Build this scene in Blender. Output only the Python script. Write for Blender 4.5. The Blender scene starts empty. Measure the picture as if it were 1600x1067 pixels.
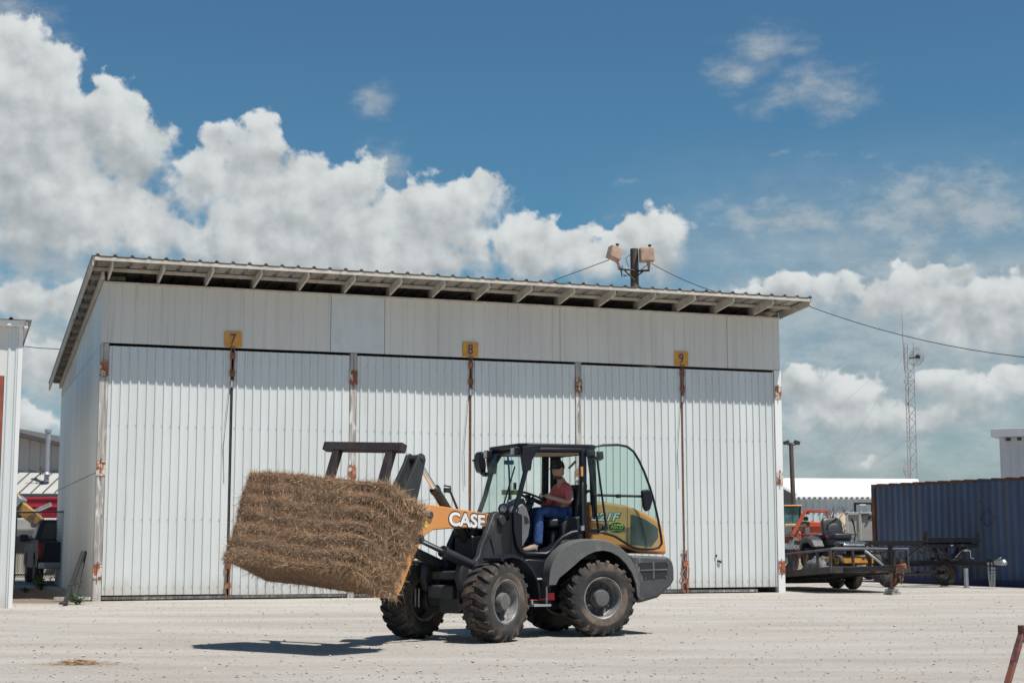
import bpy, bmesh, math, random
import numpy as np
from mathutils import Vector, Matrix, noise as mnoise
random.seed(7); rng = np.random.default_rng(7)
R = math.radians
scene = bpy.context.scene; COL = scene.collection

# ------------------------------------------------------------------ camera
FPX, CAM_H, HOR = 2420.0, 1.3, 842.0            # focal length in photo pixels, eye height, horizon row
PITCH = math.atan((HOR - 533.5) / FPX)
cam_data = bpy.data.cameras.new('camera'); cam = bpy.data.objects.new('camera', cam_data); COL.objects.link(cam)
cam.location = (0, 0, CAM_H); cam.rotation_euler = (R(90) + PITCH, 0, 0)
cam_data.sensor_width = 36; cam_data.lens = 36 * FPX / 1600; cam_data.clip_start = 0.1; cam_data.clip_end = 6000
cam_data.dof.use_dof = True; cam_data.dof.focus_distance = 20.0; cam_data.dof.aperture_fstop = 9
scene.camera = cam

def ray(px, py):
    u, v = (px - 800) / FPX, (533.5 - py) / FPX
    c, s = math.cos(PITCH), math.sin(PITCH)
    return Vector((u, c - v * s, s + v * c))
def at(px, py, Y):                               # photo pixel -> point at distance Y
    r = ray(px, py); return Vector((0, 0, CAM_H)) + r * (Y / r.y)
def gnd(px, py, z=0.0):
    r = ray(px, py); return Vector((0, 0, CAM_H)) + r * ((z - CAM_H) / r.z)

# ------------------------------------------------------------------ light, exposure
SUN_EL, SUN_AZ = R(64), R(-42)                   # direction towards the sun (azimuth from +X)
sd = Vector((math.cos(SUN_EL) * math.cos(SUN_AZ), math.cos(SUN_EL) * math.sin(SUN_AZ), math.sin(SUN_EL)))
ld = bpy.data.lights.new('sun', 'SUN'); ld.energy = 5.0; ld.angle = R(0.5); ld.color = (1.0, 0.955, 0.89)
sun = bpy.data.objects.new('sun', ld); COL.objects.link(sun)
sun.rotation_euler = (-sd).to_track_quat('-Z', 'Y').to_euler()
scene.view_settings.view_transform = 'Standard'; scene.view_settings.look = 'None'
scene.view_settings.exposure = 0.10; scene.view_settings.gamma = 1.0
scene.render.engine = 'CYCLES'
cy = scene.cycles; cy.use_denoising = True
try: cy.denoiser = 'OPENIMAGEDENOISE'
except Exception: pass
cy.max_bounces = 8; cy.diffuse_bounces = 3; cy.glossy_bounces = 3; cy.transparent_max_bounces = 16; cy.caustics_reflective = False; cy.caustics_refractive = False

# ------------------------------------------------------------------ node helpers
class G:                                         # a small expression builder over shader math nodes
    def __init__(s, nt): s.nt = nt; s.n = nt.nodes; s.l = nt.links
    def new(s, t, **kw):
        n = s.n.new(t)
        for k, v in kw.items(): setattr(n, k, v)
        return n
    def put(s, sock, v):
        if isinstance(v, bpy.types.NodeSocket): s.l.new(v, sock)
        else: sock.default_value = v
    def m(s, op, a, b=None, c=None, clamp=False):
        n = s.new('ShaderNodeMath', operation=op, use_clamp=clamp); s.put(n.inputs[0], a)
        if b is not None: s.put(n.inputs[1], b)
        if c is not None: s.put(n.inputs[2], c)
        return n.outputs[0]
    def step(s, x, a, b, to0=0.0, to1=1.0):
        n = s.new('ShaderNodeMapRange', interpolation_type='SMOOTHSTEP'); s.put(n.inputs['Value'], x)
        s.put(n.inputs['From Min'], a); s.put(n.inputs['From Max'], b); s.put(n.inputs['To Min'], to0); s.put(n.inputs['To Max'], to1)
        return n.outputs['Result']
    def xyz(s, x, y, z=0.0):
        n = s.new('ShaderNodeCombineXYZ'); s.put(n.inputs[0], x); s.put(n.inputs[1], y); s.put(n.inputs[2], z); return n.outputs[0]
    def noise(s, vec, scale, detail=4, rough=0.55, lac=2.0, dist=0.0):
        n = s.new('ShaderNodeTexNoise'); s.put(n.inputs['Vector'], vec); s.put(n.inputs['Scale'], scale)
        n.inputs['Detail'].default_value = detail; n.inputs['Roughness'].default_value = rough; n.inputs['Lacunarity'].default_value = lac; n.inputs['Distortion'].default_value = dist
        return n.outputs['Fac']
    def vmap(s, vec, scale=(1, 1, 1), loc=(0, 0, 0)):
        n = s.new('ShaderNodeMapping'); s.put(n.inputs['Vector'], vec); n.inputs['Scale'].default_value = scale; n.inputs['Location'].default_value = loc
        return n.outputs[0]
    def mix(s, f, a, b):
        n = s.new('ShaderNodeMix', data_type='RGBA'); s.put(n.inputs[0], f)
        for i, v in ((6, a), (7, b)):
            if isinstance(v, bpy.types.NodeSocket): s.l.new(v, n.inputs[i])
            else: n.inputs[i].default_value = (*v[:3], 1)
        return n.outputs[2]

# ------------------------------------------------------------------ world: sky with clouds
world = bpy.data.worlds.new('World'); scene.world = world; world.use_nodes = True
world.cycles.sampling_method = 'NONE'
g = G(world.node_tree); g.n.clear()
sky = g.new('ShaderNodeTexSky', sky_type='NISHITA'); sky.sun_disc = False
sky.sun_elevation = SUN_EL; sky.sun_rotation = R(90) - SUN_AZ; sky.altitude = 0; sky.air_density = 1.0; sky.dust_density = 0.6; sky.ozone_density = 2.0
tint = g.new('ShaderNodeMix', data_type='RGBA', blend_type='MULTIPLY'); tint.inputs[0].default_value = 1.0
g.l.new(sky.outputs[0], tint.inputs[6])
bg_sky = g.new('ShaderNodeBackground'); g.l.new(tint.outputs[2], bg_sky.inputs[0]); bg_sky.inputs[1].default_value = 0.077
tc = g.new('ShaderNodeTexCoord'); sep = g.new('ShaderNodeSeparateXYZ'); g.l.new(tc.outputs['Generated'], sep.inputs[0])
U0 = g.m('MULTIPLY', g.m('ARCTAN2', sep.outputs[0], sep.outputs[1]), 57.2958)
V0 = g.m('MULTIPLY', g.m('ARCSINE', sep.outputs[2]), 57.2958)
P0 = g.xyz(U0, V0)
tc_low = g.mix(g.step(V0, 0.0, 9.0), (0.62, 0.84, 0.94), (0.51, 0.91, 0.99)); g.l.new(g.mix(g.step(V0, 9.0, 24.0), tc_low, (0.56, 0.875, 1.0)), tint.inputs[7])
def dirdeg(px, py):
    r = ray(px, py).normalized(); return math.degrees(math.atan2(r.x, r.y)), math.degrees(math.asin(r.z))
wa = g.m('SUBTRACT', g.noise(P0, 0.55, 3, 0.5), 0.5); wb = g.m('SUBTRACT', g.noise(g.vmap(P0, loc=(31, 7, 3)), 0.55, 3, 0.5), 0.5)
U = g.m('MULTIPLY_ADD', wa, 1.7, U0); V = g.m('MULTIPLY_ADD', wb, 1.7, V0)
def field(blobs, U, V):
    fmax = sw = swh = None
    for (px, py, rx, ry) in blobs:
        a, e = dirdeg(px, py); rx /= 42.0; ry /= 42.0
        du = g.m('MULTIPLY', g.m('SUBTRACT', U, a), 1 / rx); dv = g.m('MULTIPLY', g.m('SUBTRACT', V, e), 1 / ry)
        ln = g.m('SQRT', g.m('ADD', g.m('MULTIPLY', du, du), g.m('MULTIPLY', dv, dv)))
        f = g.m('MULTIPLY', g.m('SUBTRACT', 1.0, ln), min(rx, ry) * 0.5 + 0.5)
        w = g.m('MAXIMUM', g.m('ADD', f, 0.5), 0.0); w = g.m('MULTIPLY', w, w)
        h = g.m('MULTIPLY', w, dv)
        fmax = f if fmax is None else g.m('SMOOTH_MAX', fmax, f, 0.25)
        sw = w if sw is None else g.m('ADD', sw, w); swh = h if swh is None else g.m('ADD', swh, h)
    return fmax, g.m('DIVIDE', swh, g.m('ADD', sw, 0.001))
CUMULUS = [(30, 250, 130, 190), (50, 310, 170, 100), (240, 370, 110, 45), (10, 90, 45, 60), (480, 400, 330, 55), (20, 150, 70, 100), (150, 190, 75, 72), (205, 235, 70, 60), (100, 335, 190, 75), (390, 240, 66, 62), (330, 290, 80, 45),
           (430, 330, 150, 85), (520, 345, 110, 70), (560, 290, 45, 50), (680, 350, 105, 75), (740, 320, 60, 45), (830, 400, 110, 55), (1018, 390, 58, 62), (930, 410, 70, 40),
           (600, 420, 220, 55), (420, 410, 130, 50), (40, 480, 70, 52), (120, 470, 40, 38), (55, 570, 70, 45), (30, 660, 60, 40),
           (1300, 635, 85, 48), (1250, 600, 45, 32), (1420, 470, 110, 45), (1530, 500, 120, 60), (1480, 425, 60, 22), (1560, 610, 130, 40), (1345, 718, 16, 11), (1420, 655, 130, 25), (1240, 460, 110, 30)]
WISPS = [(1195, 80, 72, 40), (1150, 110, 48, 40), (1225, 150, 60, 30), (1285, 145, 85, 50), (590, 155, 42, 28), (1480, 335, 300, 85), (1250, 350, 260, 60), (1420, 410, 300, 70), (1530, 280, 110, 40), (1450, 560, 320, 190), (1180, 620, 200, 120), (1250, 500, 200, 90),
         (20, 60, 80, 80), (100, 410, 200, 60), (120, 560, 200, 120), (985, 284, 28, 7), (1320, 241, 60, 7), (1215, 252, 22, 6), (600, 262, 45, 45), (1330, 690, 170, 25)]
billow = g.m('ABSOLUTE', g.m('SUBTRACT', g.noise(P0, 0.85, 7, 0.5), 0.5))
fine = g.noise(P0, 1.1, 7, 0.47, dist=0.1)
off = g.vmap(P0, loc=(0.30, 0.42, 0)); fine2 = g.noise(off, 1.1, 6, 0.46, dist=0.1); big = g.noise(P0, 0.42, 5, 0.55); big2 = g.noise(g.vmap(P0, loc=(0.75, 1.1, 0)), 0.42, 5, 0.55)
fm, hh = field(CUMULUS, U, V)
fld = g.m('ADD', fm, g.m('ADD', g.m('MULTIPLY', g.m('SUBTRACT', fine, 0.5), 1.35), g.m('MULTIPLY', g.m('SUBTRACT', 0.16, billow), 1.6)))
softness = g.step(hh, -0.6, 0.6, 1.2, 0.30)
dens = g.step(g.m('DIVIDE', fld, softness), 0.0, 1.0)
lit = g.m('ADD', g.m('MULTIPLY', g.m('SUBTRACT', fine, fine2), 0.85), g.m('MULTIPLY', g.m('SUBTRACT', big, big2), 0.95))
lit = g.m('ADD', lit, g.m('MULTIPLY_ADD', hh, 0.36, 0.50))
lit = g.m('SUBTRACT', lit, g.m('MULTIPLY', g.step(fld, 0.3, 2.2), 0.16))
lit = g.step(lit, -0.15, 1.05)
ccol = g.mix(lit, (0.325, 0.36, 0.375), (0.66, 0.69, 0.695))
fw, hw = field(WISPS, U, V)
wn = g.noise(g.vmap(P0, scale=(0.55, 1.0, 1)), 1.2, 8, 0.62)
fldw = g.m('ADD', fw, g.m('MULTIPLY', g.m('SUBTRACT', wn, 0.5), 2.4))
densw = g.m('MULTIPLY', g.step(fldw, -0.25, 1.6), 0.74)
wcol = g.mix(g.step(wn, 0.3, 0.7), (0.315, 0.365, 0.39), (0.465, 0.50, 0.51))
hz = g.m('MULTIPLY', g.step(V0, 8.0, 0.0), 0.40)
veil = g.m('MULTIPLY', g.m('MULTIPLY', g.step(U0, 1.5, 10.0), g.step(V0, 15.5, 8.0)), g.step(g.noise(g.vmap(P0, scale=(0.35, 1.0, 1)), 0.5, 5, 0.5), 0.25, 0.75, 0.42, 0.80))
dw2 = g.m('MAXIMUM', g.m('MAXIMUM', densw, veil), hz)
def bg(c):
    b = g.new('ShaderNodeBackground'); g.l.new(c, b.inputs[0]); return b.outputs[0]
def mixs(f, a, b):
    n = g.new('ShaderNodeMixShader'); g.l.new(f, n.inputs[0]); g.l.new(a, n.inputs[1]); g.l.new(b, n.inputs[2]); return n.outputs[0]
below = g.step(V0, -1.0, 0.2)
s1 = mixs(dw2, bg_sky.outputs[0], bg(wcol)); s2 = mixs(g.m('MULTIPLY', dens, below), s1, bg(ccol))
wo = g.new('ShaderNodeOutputWorld'); g.l.new(s2, wo.inputs[0])

# ------------------------------------------------------------------ materials
def mat(name, base, rough=0.55, metal=0.0, var=0.12, vs=4.0, stretch=(1, 1, 1), dirt=None, dlo=0.5, dhi=0.7, ds=1.6, dst=(1, 1, 1), dirt2=None, d2lo=0.62, d2hi=0.68, d2s=4.0, d2st=(1, 1, 1), bump=0.0, bs=60.0, bst=(1, 1, 1), spec=0.5, coat=0.0, drough=0.9, splash=None):
    m = bpy.data.materials.new(name); m.use_nodes = True; k = G(m.node_tree); k.n.clear()
    tcn = k.new('ShaderNodeTexCoord').outputs['Object']
    p = k.new('ShaderNodeBsdfPrincipled'); o = k.new('ShaderNodeOutputMaterial'); k.l.new(p.outputs[0], o.inputs[0])
    b = Vector(base)
    nv = k.noise(k.vmap(tcn, stretch), vs, 5, 0.6)
    col = k.mix(k.step(nv, 0.3, 0.7), tuple(b * (1 - var)), tuple(min(1, x * (1 + var)) for x in b))
    rg = rough
    if dirt:
        f = k.step(k.noise(k.vmap(tcn, dst, (3, 5, 7)), ds, 6, 0.62), dlo, dhi)
        col = k.mix(f, col, dirt); rg = k.m('MULTIPLY_ADD', f, drough - rough, rough)
    if dirt2:
        f = k.step(k.noise(k.vmap(tcn, d2st, (13, 2, 9)), d2s, 5, 0.62), d2lo, d2hi); col = k.mix(f, col, dirt2)
    if splash:
        sz = k.new('ShaderNodeSeparateXYZ'); k.l.new(tcn, sz.inputs[0])
        f = k.m('MULTIPLY', k.step(k.m('MULTIPLY_ADD', k.noise(k.vmap(tcn, (2.5, 1, .8)), 2.0, 6, 0.65), splash[0] * 1.2, k.m('MULTIPLY', sz.outputs[2], -1.0)), -splash[0] * .2, splash[0] * .8), 0.75)
        col = k.mix(f, col, splash[1])
    k.l.new(col, p.inputs['Base Color']); k.put(p.inputs['Roughness'], rg); p.inputs['Metallic'].default_value = metal
    p.inputs['Specular IOR Level'].default_value = spec; p.inputs['Coat Weight'].default_value = coat
    if bump:
        bn = k.new('ShaderNodeBump'); bn.inputs['Strength'].default_value = 1.0; bn.inputs['Distance'].default_value = bump
        k.l.new(k.noise(k.vmap(tcn, bst), bs, 5, 0.6), bn.inputs['Height']); k.l.new(bn.outputs[0], p.inputs['Normal'])
    return m
def glassmat(name, tintc, refl=0.12, dust=0.06):
    m = bpy.data.materials.new(name); m.use_nodes = True; k = G(m.node_tree); k.n.clear()
    t = k.new('ShaderNodeBsdfTransparent'); t.inputs[0].default_value = (*tintc, 1)
    gl = k.new('ShaderNodeBsdfGlossy'); gl.inputs['Roughness'].default_value = 0.03; gl.inputs[0].default_value = (0.9, 1, 1, 1)
    df = k.new('ShaderNodeBsdfDiffuse'); df.inputs[0].default_value = (0.5, 0.55, 0.52, 1)
    ge = k.new('ShaderNodeNewGeometry'); dt = k.new('ShaderNodeVectorMath', operation='DOT_PRODUCT'); k.l.new(ge.outputs['Normal'], dt.inputs[0]); k.l.new(ge.outputs['Incoming'], dt.inputs[1])
    frs = k.m('MULTIPLY_ADD', k.m('POWER', k.m('SUBTRACT', 1.0, k.m('ABSOLUTE', dt.outputs['Value'])), 5.0), 0.55, 0.025)
    a = k.new('ShaderNodeMixShader'); k.l.new(frs, a.inputs[0]); k.l.new(t.outputs[0], a.inputs[1]); k.l.new(gl.outputs[0], a.inputs[2])
    tcn = k.new('ShaderNodeTexCoord').outputs['Object']
    d = k.m('MULTIPLY', k.step(k.noise(tcn, 3.0, 6, 0.65), 0.35, 0.75), dust * 2)
    b = k.new('ShaderNodeMixShader'); k.l.new(d, b.inputs[0]); k.l.new(a.outputs[0], b.inputs[1]); k.l.new(df.outputs[0], b.inputs[2])
    o = k.new('ShaderNodeOutputMaterial'); k.l.new(b.outputs[0], o.inputs[0]); return m

RUST = (0.20, 0.085, 0.04)
MT = {}
MT['white_rib'] = mat('white ribbed metal', (0.60, 0.625, 0.615), 0.45, 0, 0.05, 1.2, (1, 1, 0.15), dirt=(0.46, 0.46, 0.435), dlo=0.56, dhi=0.85, ds=1.4, dst=(3, 1, 0.25), dirt2=(0.30, 0.24, 0.19), d2lo=0.70, d2hi=0.76, d2s=7, d2st=(3, 1, 0.5), splash=(.75, (.42, .385, .335)))
MT['header'] = mat('weathered white header', (0.62, 0.60, 0.56), 0.6, 0, 0.05, 1.0, (1, 1, 0.2), dirt=(0.50, 0.44, 0.37), dlo=0.50, dhi=0.80, ds=2.2, dst=(3, 1, 0.10), dirt2=(0.30, 0.20, 0.13), d2lo=0.72, d2hi=0.78, d2s=5, d2st=(1, 1, 1))
MT['header_new'] = mat('newer grey white header', (0.60, 0.62, 0.62), 0.6, 0, 0.06, 3.0, (1, 1, 0.3), dirt=(0.50, 0.49, 0.46), dlo=0.5, dhi=0.9, ds=2)
MT['side'] = mat('flat white siding', (0.72, 0.73, 0.71), 0.55, 0, 0.06, 0.8, (1, 1, 0.2), dirt=(0.50, 0.46, 0.40), dlo=0.6, dhi=0.95, ds=0.9, dst=(1, 1.5, 0.2))
MT['trim'] = mat('dirty cream painted timber', (0.52, 0.48, 0.42), 0.75, 0, 0.15, 5, (1, 1, 1), dirt=(0.30, 0.22, 0.16), dlo=0.58, dhi=0.75, ds=3.5, bump=0.002)
MT['rooftop'] = mat('weathered galvanised roof', (0.38, 0.36, 0.33), 0.5, 0.3, 0.2, 2, (1, 0.2, 1), dirt=(0.22, 0.15, 0.11), dlo=0.5, dhi=0.7, ds=2.5, dst=(1, 0.3, 1))
MT['timber'] = mat('grey weathered timber', (0.36, 0.335, 0.31), 0.9, 0, 0.42, 5, (5, 5, 0.25), dirt=(0.62, 0.60, 0.57), dlo=0.52, dhi=0.66, ds=6, dst=(2, 2, 0.4), bump=0.006, bs=14, bst=(4, 4, 0.2))
MT['rust'] = mat('rusty iron', (0.21, 0.085, 0.045), 0.85, 0.1, 0.4, 12, dirt=(0.34, 0.19, 0.13), dlo=0.5, dhi=0.7, ds=9, bump=0.002)
MT['rust_white'] = mat('rusty hinge with flaking white paint', (0.29, 0.105, 0.05), 0.85, 0, 0.4, 9, dirt=(0.58, 0.54, 0.49), dlo=0.52, dhi=0.57, ds=8, bump=0.002)
MT['sign_yellow'] = mat('orange yellow sign', (0.60, 0.28, 0.04), 0.6, 0, 0.10, 6, dirt=(0.42, 0.21, 0.07), dlo=0.52, dhi=0.72, ds=5, dst=(1, 1, .5))
MT['sign_ink'] = mat('dark violet numeral', (0.075, 0.05, 0.11), 0.6, 0, 0.2, 8)
MT['steel_dark'] = mat('dark steel', (0.05, 0.045, 0.042), 0.6, 0.3, 0.3, 8, dirt=(0.13, 0.09, 0.065), dlo=0.5, dhi=0.75, ds=6)
MT['red_oxide'] = mat('red oxide steel', (0.27, 0.065, 0.04), 0.7, 0, 0.2, 4)
MT['galv'] = mat('galvanised steel', (0.42, 0.44, 0.45), 0.4, 0.6, 0.15, 6)
MT['lamp_box'] = mat('sun bleached tan lamp housing', (0.46, 0.31, 0.23), 0.7, 0, 0.15, 5, dirt=(0.30, 0.16, 0.10), dlo=0.55, dhi=0.75, ds=6)
MT['pole'] = mat('creosoted pole timber', (0.10, 0.075, 0.06), 0.9, 0, 0.4, 6, (3, 3, 0.2), bump=0.008, bs=10, bst=(3, 3, 0.15))
MT['wire'] = mat('black cable', (0.02, 0.02, 0.02), 0.7)
# loader
MT['orange'] = mat('dusty orange machine paint', (0.64, 0.265, 0.075), 0.38, 0, 0.04, 2, dirt=(0.45, 0.29, 0.16), dlo=0.55, dhi=0.9, ds=3.5, coat=0.25)
MT['charcoal'] = mat('charcoal machine paint', (0.036, 0.038, 0.042), 0.45, 0, 0.15, 5, dirt=(0.13, 0.11, 0.09), dlo=0.56, dhi=0.8, ds=4.5, spec=0.35)
MT['black'] = mat('black cab paint', (0.011, 0.012, 0.018), 0.42, 0, 0.15, 4, dirt=(0.05, 0.047, 0.043), dlo=0.6, dhi=0.9, ds=5, spec=0.28)
MT['plastic'] = mat('grained grey plastic', (0.10, 0.10, 0.10), 0.75, 0, 0.18, 60, dirt=(0.20, 0.18, 0.155), dlo=0.48, dhi=0.8, ds=3.0, bump=0.003, bs=160)
MT['cwt'] = mat('cast iron counterweight', (0.058, 0.06, 0.064), 0.55, 0, 0.15, 6, dirt=(0.21, 0.185, 0.15), dlo=0.55, dhi=0.72, ds=4, dst=(1, 1, 0.6), bump=0.002, bs=50)
MT['rubber'] = mat('dusty tyre rubber', (0.028, 0.027, 0.027), 0.85, 0, 0.25, 7, dirt=(0.15, 0.11, 0.08), dlo=0.46, dhi=0.72, ds=3.0, dirt2=(0.22, 0.165, 0.12), d2lo=0.6, d2hi=0.75, d2s=9, bump=0.002, bs=90)
MT['rubber_mud'] = mat('mud rubbed tyre sidewall', (0.035, 0.032, 0.03), 0.9, 0, 0.25, 7, dirt=(0.17, 0.125, 0.09), dlo=0.42, dhi=0.66, ds=2.6, bump=0.002, bs=90)
MT['rim'] = mat('dusty silver wheel rim', (0.25, 0.25, 0.25), 0.5, 0.3, 0.25, 6, dirt=(0.13, 0.11, 0.095), dlo=0.44, dhi=0.7, ds=5)
MT['rim_disc'] = mat('dark dusty wheel disc', (0.055, 0.055, 0.057), 0.6, 0.1, 0.3, 8, dirt=(0.16, 0.14, 0.12), dlo=0.5, dhi=0.7, ds=7)
MT['chrome'] = mat('chromed rod', (0.75, 0.74, 0.72), 0.12, 1.0, 0.03)
MT['glass'] = glassmat('pale green cab glass', (0.935, 0.98, 0.96), 0.12, 0.03); MT['door_glass'] = glassmat('green tinted door glass', (0.82, 0.925, 0.89), 0.12, 0.03)
MT['lens'] = mat('clear lamp lens', (0.40, 0.42, 0.44), 0.10, 0.5, 0.45, 30, spec=0.8)
MT['silver'] = mat('light grey plastic', (0.15, 0.155, 0.155), 0.5)
MT['liner'] = mat('beige headliner', (0.40, 0.36, 0.29), 0.9)
MT['white_ink'] = mat('white lettering', (0.76, 0.76, 0.75), 0.5)
MT['black_ink'] = mat('black lettering', (0.02, 0.02, 0.022), 0.5)
MT['yellow_ink'] = mat('yellow sticker', (0.72, 0.58, 0.03), 0.5)
MT['green_ink'] = mat('dark green sticker', (0.005, 0.022, 0.01), 0.5)
MT['lime_ink'] = mat('lime yellow lettering', (0.60, 0.66, 0.06), 0.5)
MT['grey_ink'] = mat('silver grey lettering', (0.50, 0.55, 0.55), 0.5)
MT['red_ink'] = mat('red band', (0.60, 0.03, 0.035), 0.5)
MT['seat'] = mat('black vinyl', (0.024, 0.024, 0.027), 0.42, 0, 0.2, 8)
MT['purple_brown'] = mat('rust brown steel frame', (0.040, 0.028, 0.030), 0.7, 0.1, 0.3, 6, dirt=(0.09, 0.055, 0.045), dlo=0.55, dhi=0.75, ds=7)
# person
MT['skin'] = mat('warm skin', (0.55, 0.31, 0.22), 0.5, 0, 0.08, 20)  # one even skin tone with slight variation
MT['shirt'] = mat('coral red shirt', (0.74, 0.155, 0.14), 0.85, 0, 0.08, 12, bump=0.006, bs=16)
MT['jeans'] = mat('blue denim', (0.03, 0.075, 0.22), 0.85, 0, 0.35, 10, dirt=(0.13, 0.22, 0.42), dlo=0.5, dhi=0.75, ds=6, bump=0.008, bs=18)
MT['cap'] = mat('dark cap cloth', (0.025, 0.028, 0.033), 0.9, 0, 0.15, 20)
MT['hair'] = mat('dark hair', (0.02, 0.014, 0.01), 0.7)
MT['boot'] = mat('tan suede shoe', (0.33, 0.26, 0.20), 0.9, 0, 0.15, 15)
MT['eye_white'] = mat('eye white', (0.7, 0.68, 0.65), 0.3)
MT['print_blue'] = mat('pale blue print', (0.36, 0.42, 0.58), 0.8)

# ------------------------------------------------------------------ mesh builder
class MB:
    def __init__(s, M=None): s.v = []; s.f = []; s.mi = []; s.M = M or Matrix()
    def add(s, vs, fs, mi=0):
        o = len(s.v); s.v += [s.M @ Vector(p) for p in vs]; s.f += [tuple(i + o for i in f) for f in fs]; s.mi += [mi] * len(fs)
    def box(s, c, size, rot=None, mi=0):
        x, y, z = [d / 2 for d in size]; c = Vector(c)
        vs = [Vector((a * x, b * y, d * z)) for a in (-1, 1) for b in (-1, 1) for d in (-1, 1)]
        if rot is not None: vs = [rot @ p for p in vs]
        s.add([c + p for p in vs], [(0, 1, 3, 2), (4, 6, 7, 5), (0, 4, 5, 1), (2, 3, 7, 6), (0, 2, 6, 4), (1, 5, 7, 3)], mi)
    def span(s, a, b, mi=0):
        s.box([(a[i] + b[i]) / 2 for i in range(3)], [abs(b[i] - a[i]) for i in range(3)], None, mi)
    def bar(s, p0, p1, w, h, up=(0, 0, 1), mi=0):
        p0, p1 = Vector(p0), Vector(p1); d = (p1 - p0); L = d.length; d.normalize(); up = Vector(up)
        if abs(d.dot(up)) > 0.99: up = Vector((0, 1, 0))
        sd_ = d.cross(up).normalized(); u = sd_.cross(d)
        rot = Matrix((d, sd_, u)).transposed(); s.box((p0 + p1) / 2, (L, w, h), rot, mi)
    def tube(s, path, r, n=8, mi=0, closed=False):
        path = [Vector(p) for p in path]; N = len(path); rs = r if isinstance(r, (list, tuple)) else [r] * N
        vs = []; pu = None
        for i, p in enumerate(path):
            a = path[i - 1] if (i > 0 or closed) else p; b = path[(i + 1) % N] if (i < N - 1 or closed) else p
            t = (b - a).normalized()
            if pu is None: pu = t.orthogonal().normalized()
            u = (pu - t * pu.dot(t))
            u = u.normalized() if u.length > 1e-6 else t.orthogonal().normalized()
            pu = u; w = t.cross(u)
            vs += [p + (u * math.cos(2 * math.pi * k / n) + w * math.sin(2 * math.pi * k / n)) * rs[i] for k in range(n)]
        fs = []
        for i in range(N if closed else N - 1):
            j = (i + 1) % N
            for k in range(n): fs.append((i * n + k, i * n + (k + 1) % n, j * n + (k + 1) % n, j * n + k))
        if not closed: fs += [tuple(range(n - 1, -1, -1)), tuple((N - 1) * n + k for k in range(n))]
        s.add(vs, fs, mi)
    def lathe(s, prof, o=(0, 0, 0), ax=(0, 1, 0), n=32, mi=0, close=False):
        o = Vector(o); ax = Vector(ax).normalized(); u = ax.orthogonal().normalized(); w = ax.cross(u)
        vs = [o + ax * t + (u * math.cos(2 * math.pi * k / n) + w * math.sin(2 * math.pi * k / n)) * r for (r, t) in prof for k in range(n)]
        m = len(prof); fs = [(i * n + k, i * n + (k + 1) % n, (i + 1) % m * n + (k + 1) % n, (i + 1) % m * n + k) for i in range(m if close else m - 1) for k in range(n)]
        if not close:
            fs += [tuple(range(n - 1, -1, -1)), tuple((m - 1) * n + k for k in range(n))]
        s.add(vs, fs, mi)
    def soft(s, c, size, rot=None, e=.35, n=20, mi=0):   # superellipsoid cushion
        f = lambda w, p: math.copysign(abs(w) ** p, w); vs = []
        for i in range(n + 1):
            a = -math.pi / 2 + math.pi * i / n
            for j in range(2 * n):
                b = math.pi * j / n; q = Vector((size[0] / 2 * f(math.cos(a), e) * f(math.cos(b), e), size[1] / 2 * f(math.cos(a), e) * f(math.sin(b), e), size[2] / 2 * f(math.sin(a), e)))
                vs.append(Vector(c) + (rot @ q if rot is not None else q))
        m = 2 * n; s.add(vs, [(i * m + j, i * m + (j + 1) % m, (i + 1) * m + (j + 1) % m, (i + 1) * m + j) for i in range(n) for j in range(m)], mi)
    def plate(s, poly, y0, y1, mi=0):            # polygon (x, z) extruded along y
        n = len(poly); vs = [(x, y0, z) for x, z in poly] + [(x, y1, z) for x, z in poly]
        s.add(vs, [tuple(range(n)), tuple(range(2 * n - 1, n - 1, -1))] + [(i, i + n, (i + 1) % n + n, (i + 1) % n) for i in range(n)], mi)
    def slab(s, poly, z0, z1, mi=0):             # polygon (x, y) extruded along z
        n = len(poly); vs = [(x, y, z0) for x, y in poly] + [(x, y, z1) for x, y in poly]
        s.add(vs, [tuple(range(n)), tuple(range(2 * n - 1, n - 1, -1))] + [(i, i + n, (i + 1) % n + n, (i + 1) % n) for i in range(n)], mi)
    def ribbed(s, prof, a, b, off, th=0.004, mi=0):
        # prof: list of (s, d) along the sheet; swept from frame fn a(s,d) to b(s,d); back face th behind
        n = len(prof); vs = []
        for fn in (a, b):
            vs += [Vector(fn(p, d)) for p, d in prof]
        vs += [Vector(fn(p, d)) + Vector(off) * th for fn in (a, b) for p, d in prof]
        fs = [(i, i + 1, n + i + 1, n + i) for i in range(n - 1)] + [(2 * n + i, 3 * n + i, 3 * n + i + 1, 2 * n + i + 1) for i in range(n - 1)]
        fs += [(i, 2 * n + i, 2 * n + i + 1, i + 1) for i in range(n - 1)] + [(n + i, n + i + 1, 3 * n + i + 1, 3 * n + i) for i in range(n - 1)]
        fs += [(0, n, 3 * n, 2 * n), (n - 1, 3 * n - 1, 4 * n - 1, 2 * n - 1)]
        s.add(vs, fs, mi)
    def build(s, name, m, parent=None, bevel=0, seg=2, smooth=0, recalc=True):
        me = bpy.data.meshes.new(name); me.from_pydata([tuple(p) for p in s.v], [], s.f)
        ms = m if isinstance(m, (list, tuple)) else [m]
        for q in ms: me.materials.append(MT[q] if isinstance(q, str) else q)
        if len(ms) > 1: me.polygons.foreach_set('material_index', s.mi)
        if recalc:
            bm = bmesh.new(); bm.from_mesh(me); bmesh.ops.recalc_face_normals(bm, faces=bm.faces); bm.to_mesh(me); bm.free()
        if smooth:
            me.polygons.foreach_set('use_smooth', [True] * len(me.polygons)); me.set_sharp_from_angle(angle=R(smooth))
        me.update()
        o = bpy.data.objects.new(name, me); COL.objects.link(o)
        if parent: o.parent = parent
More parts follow.
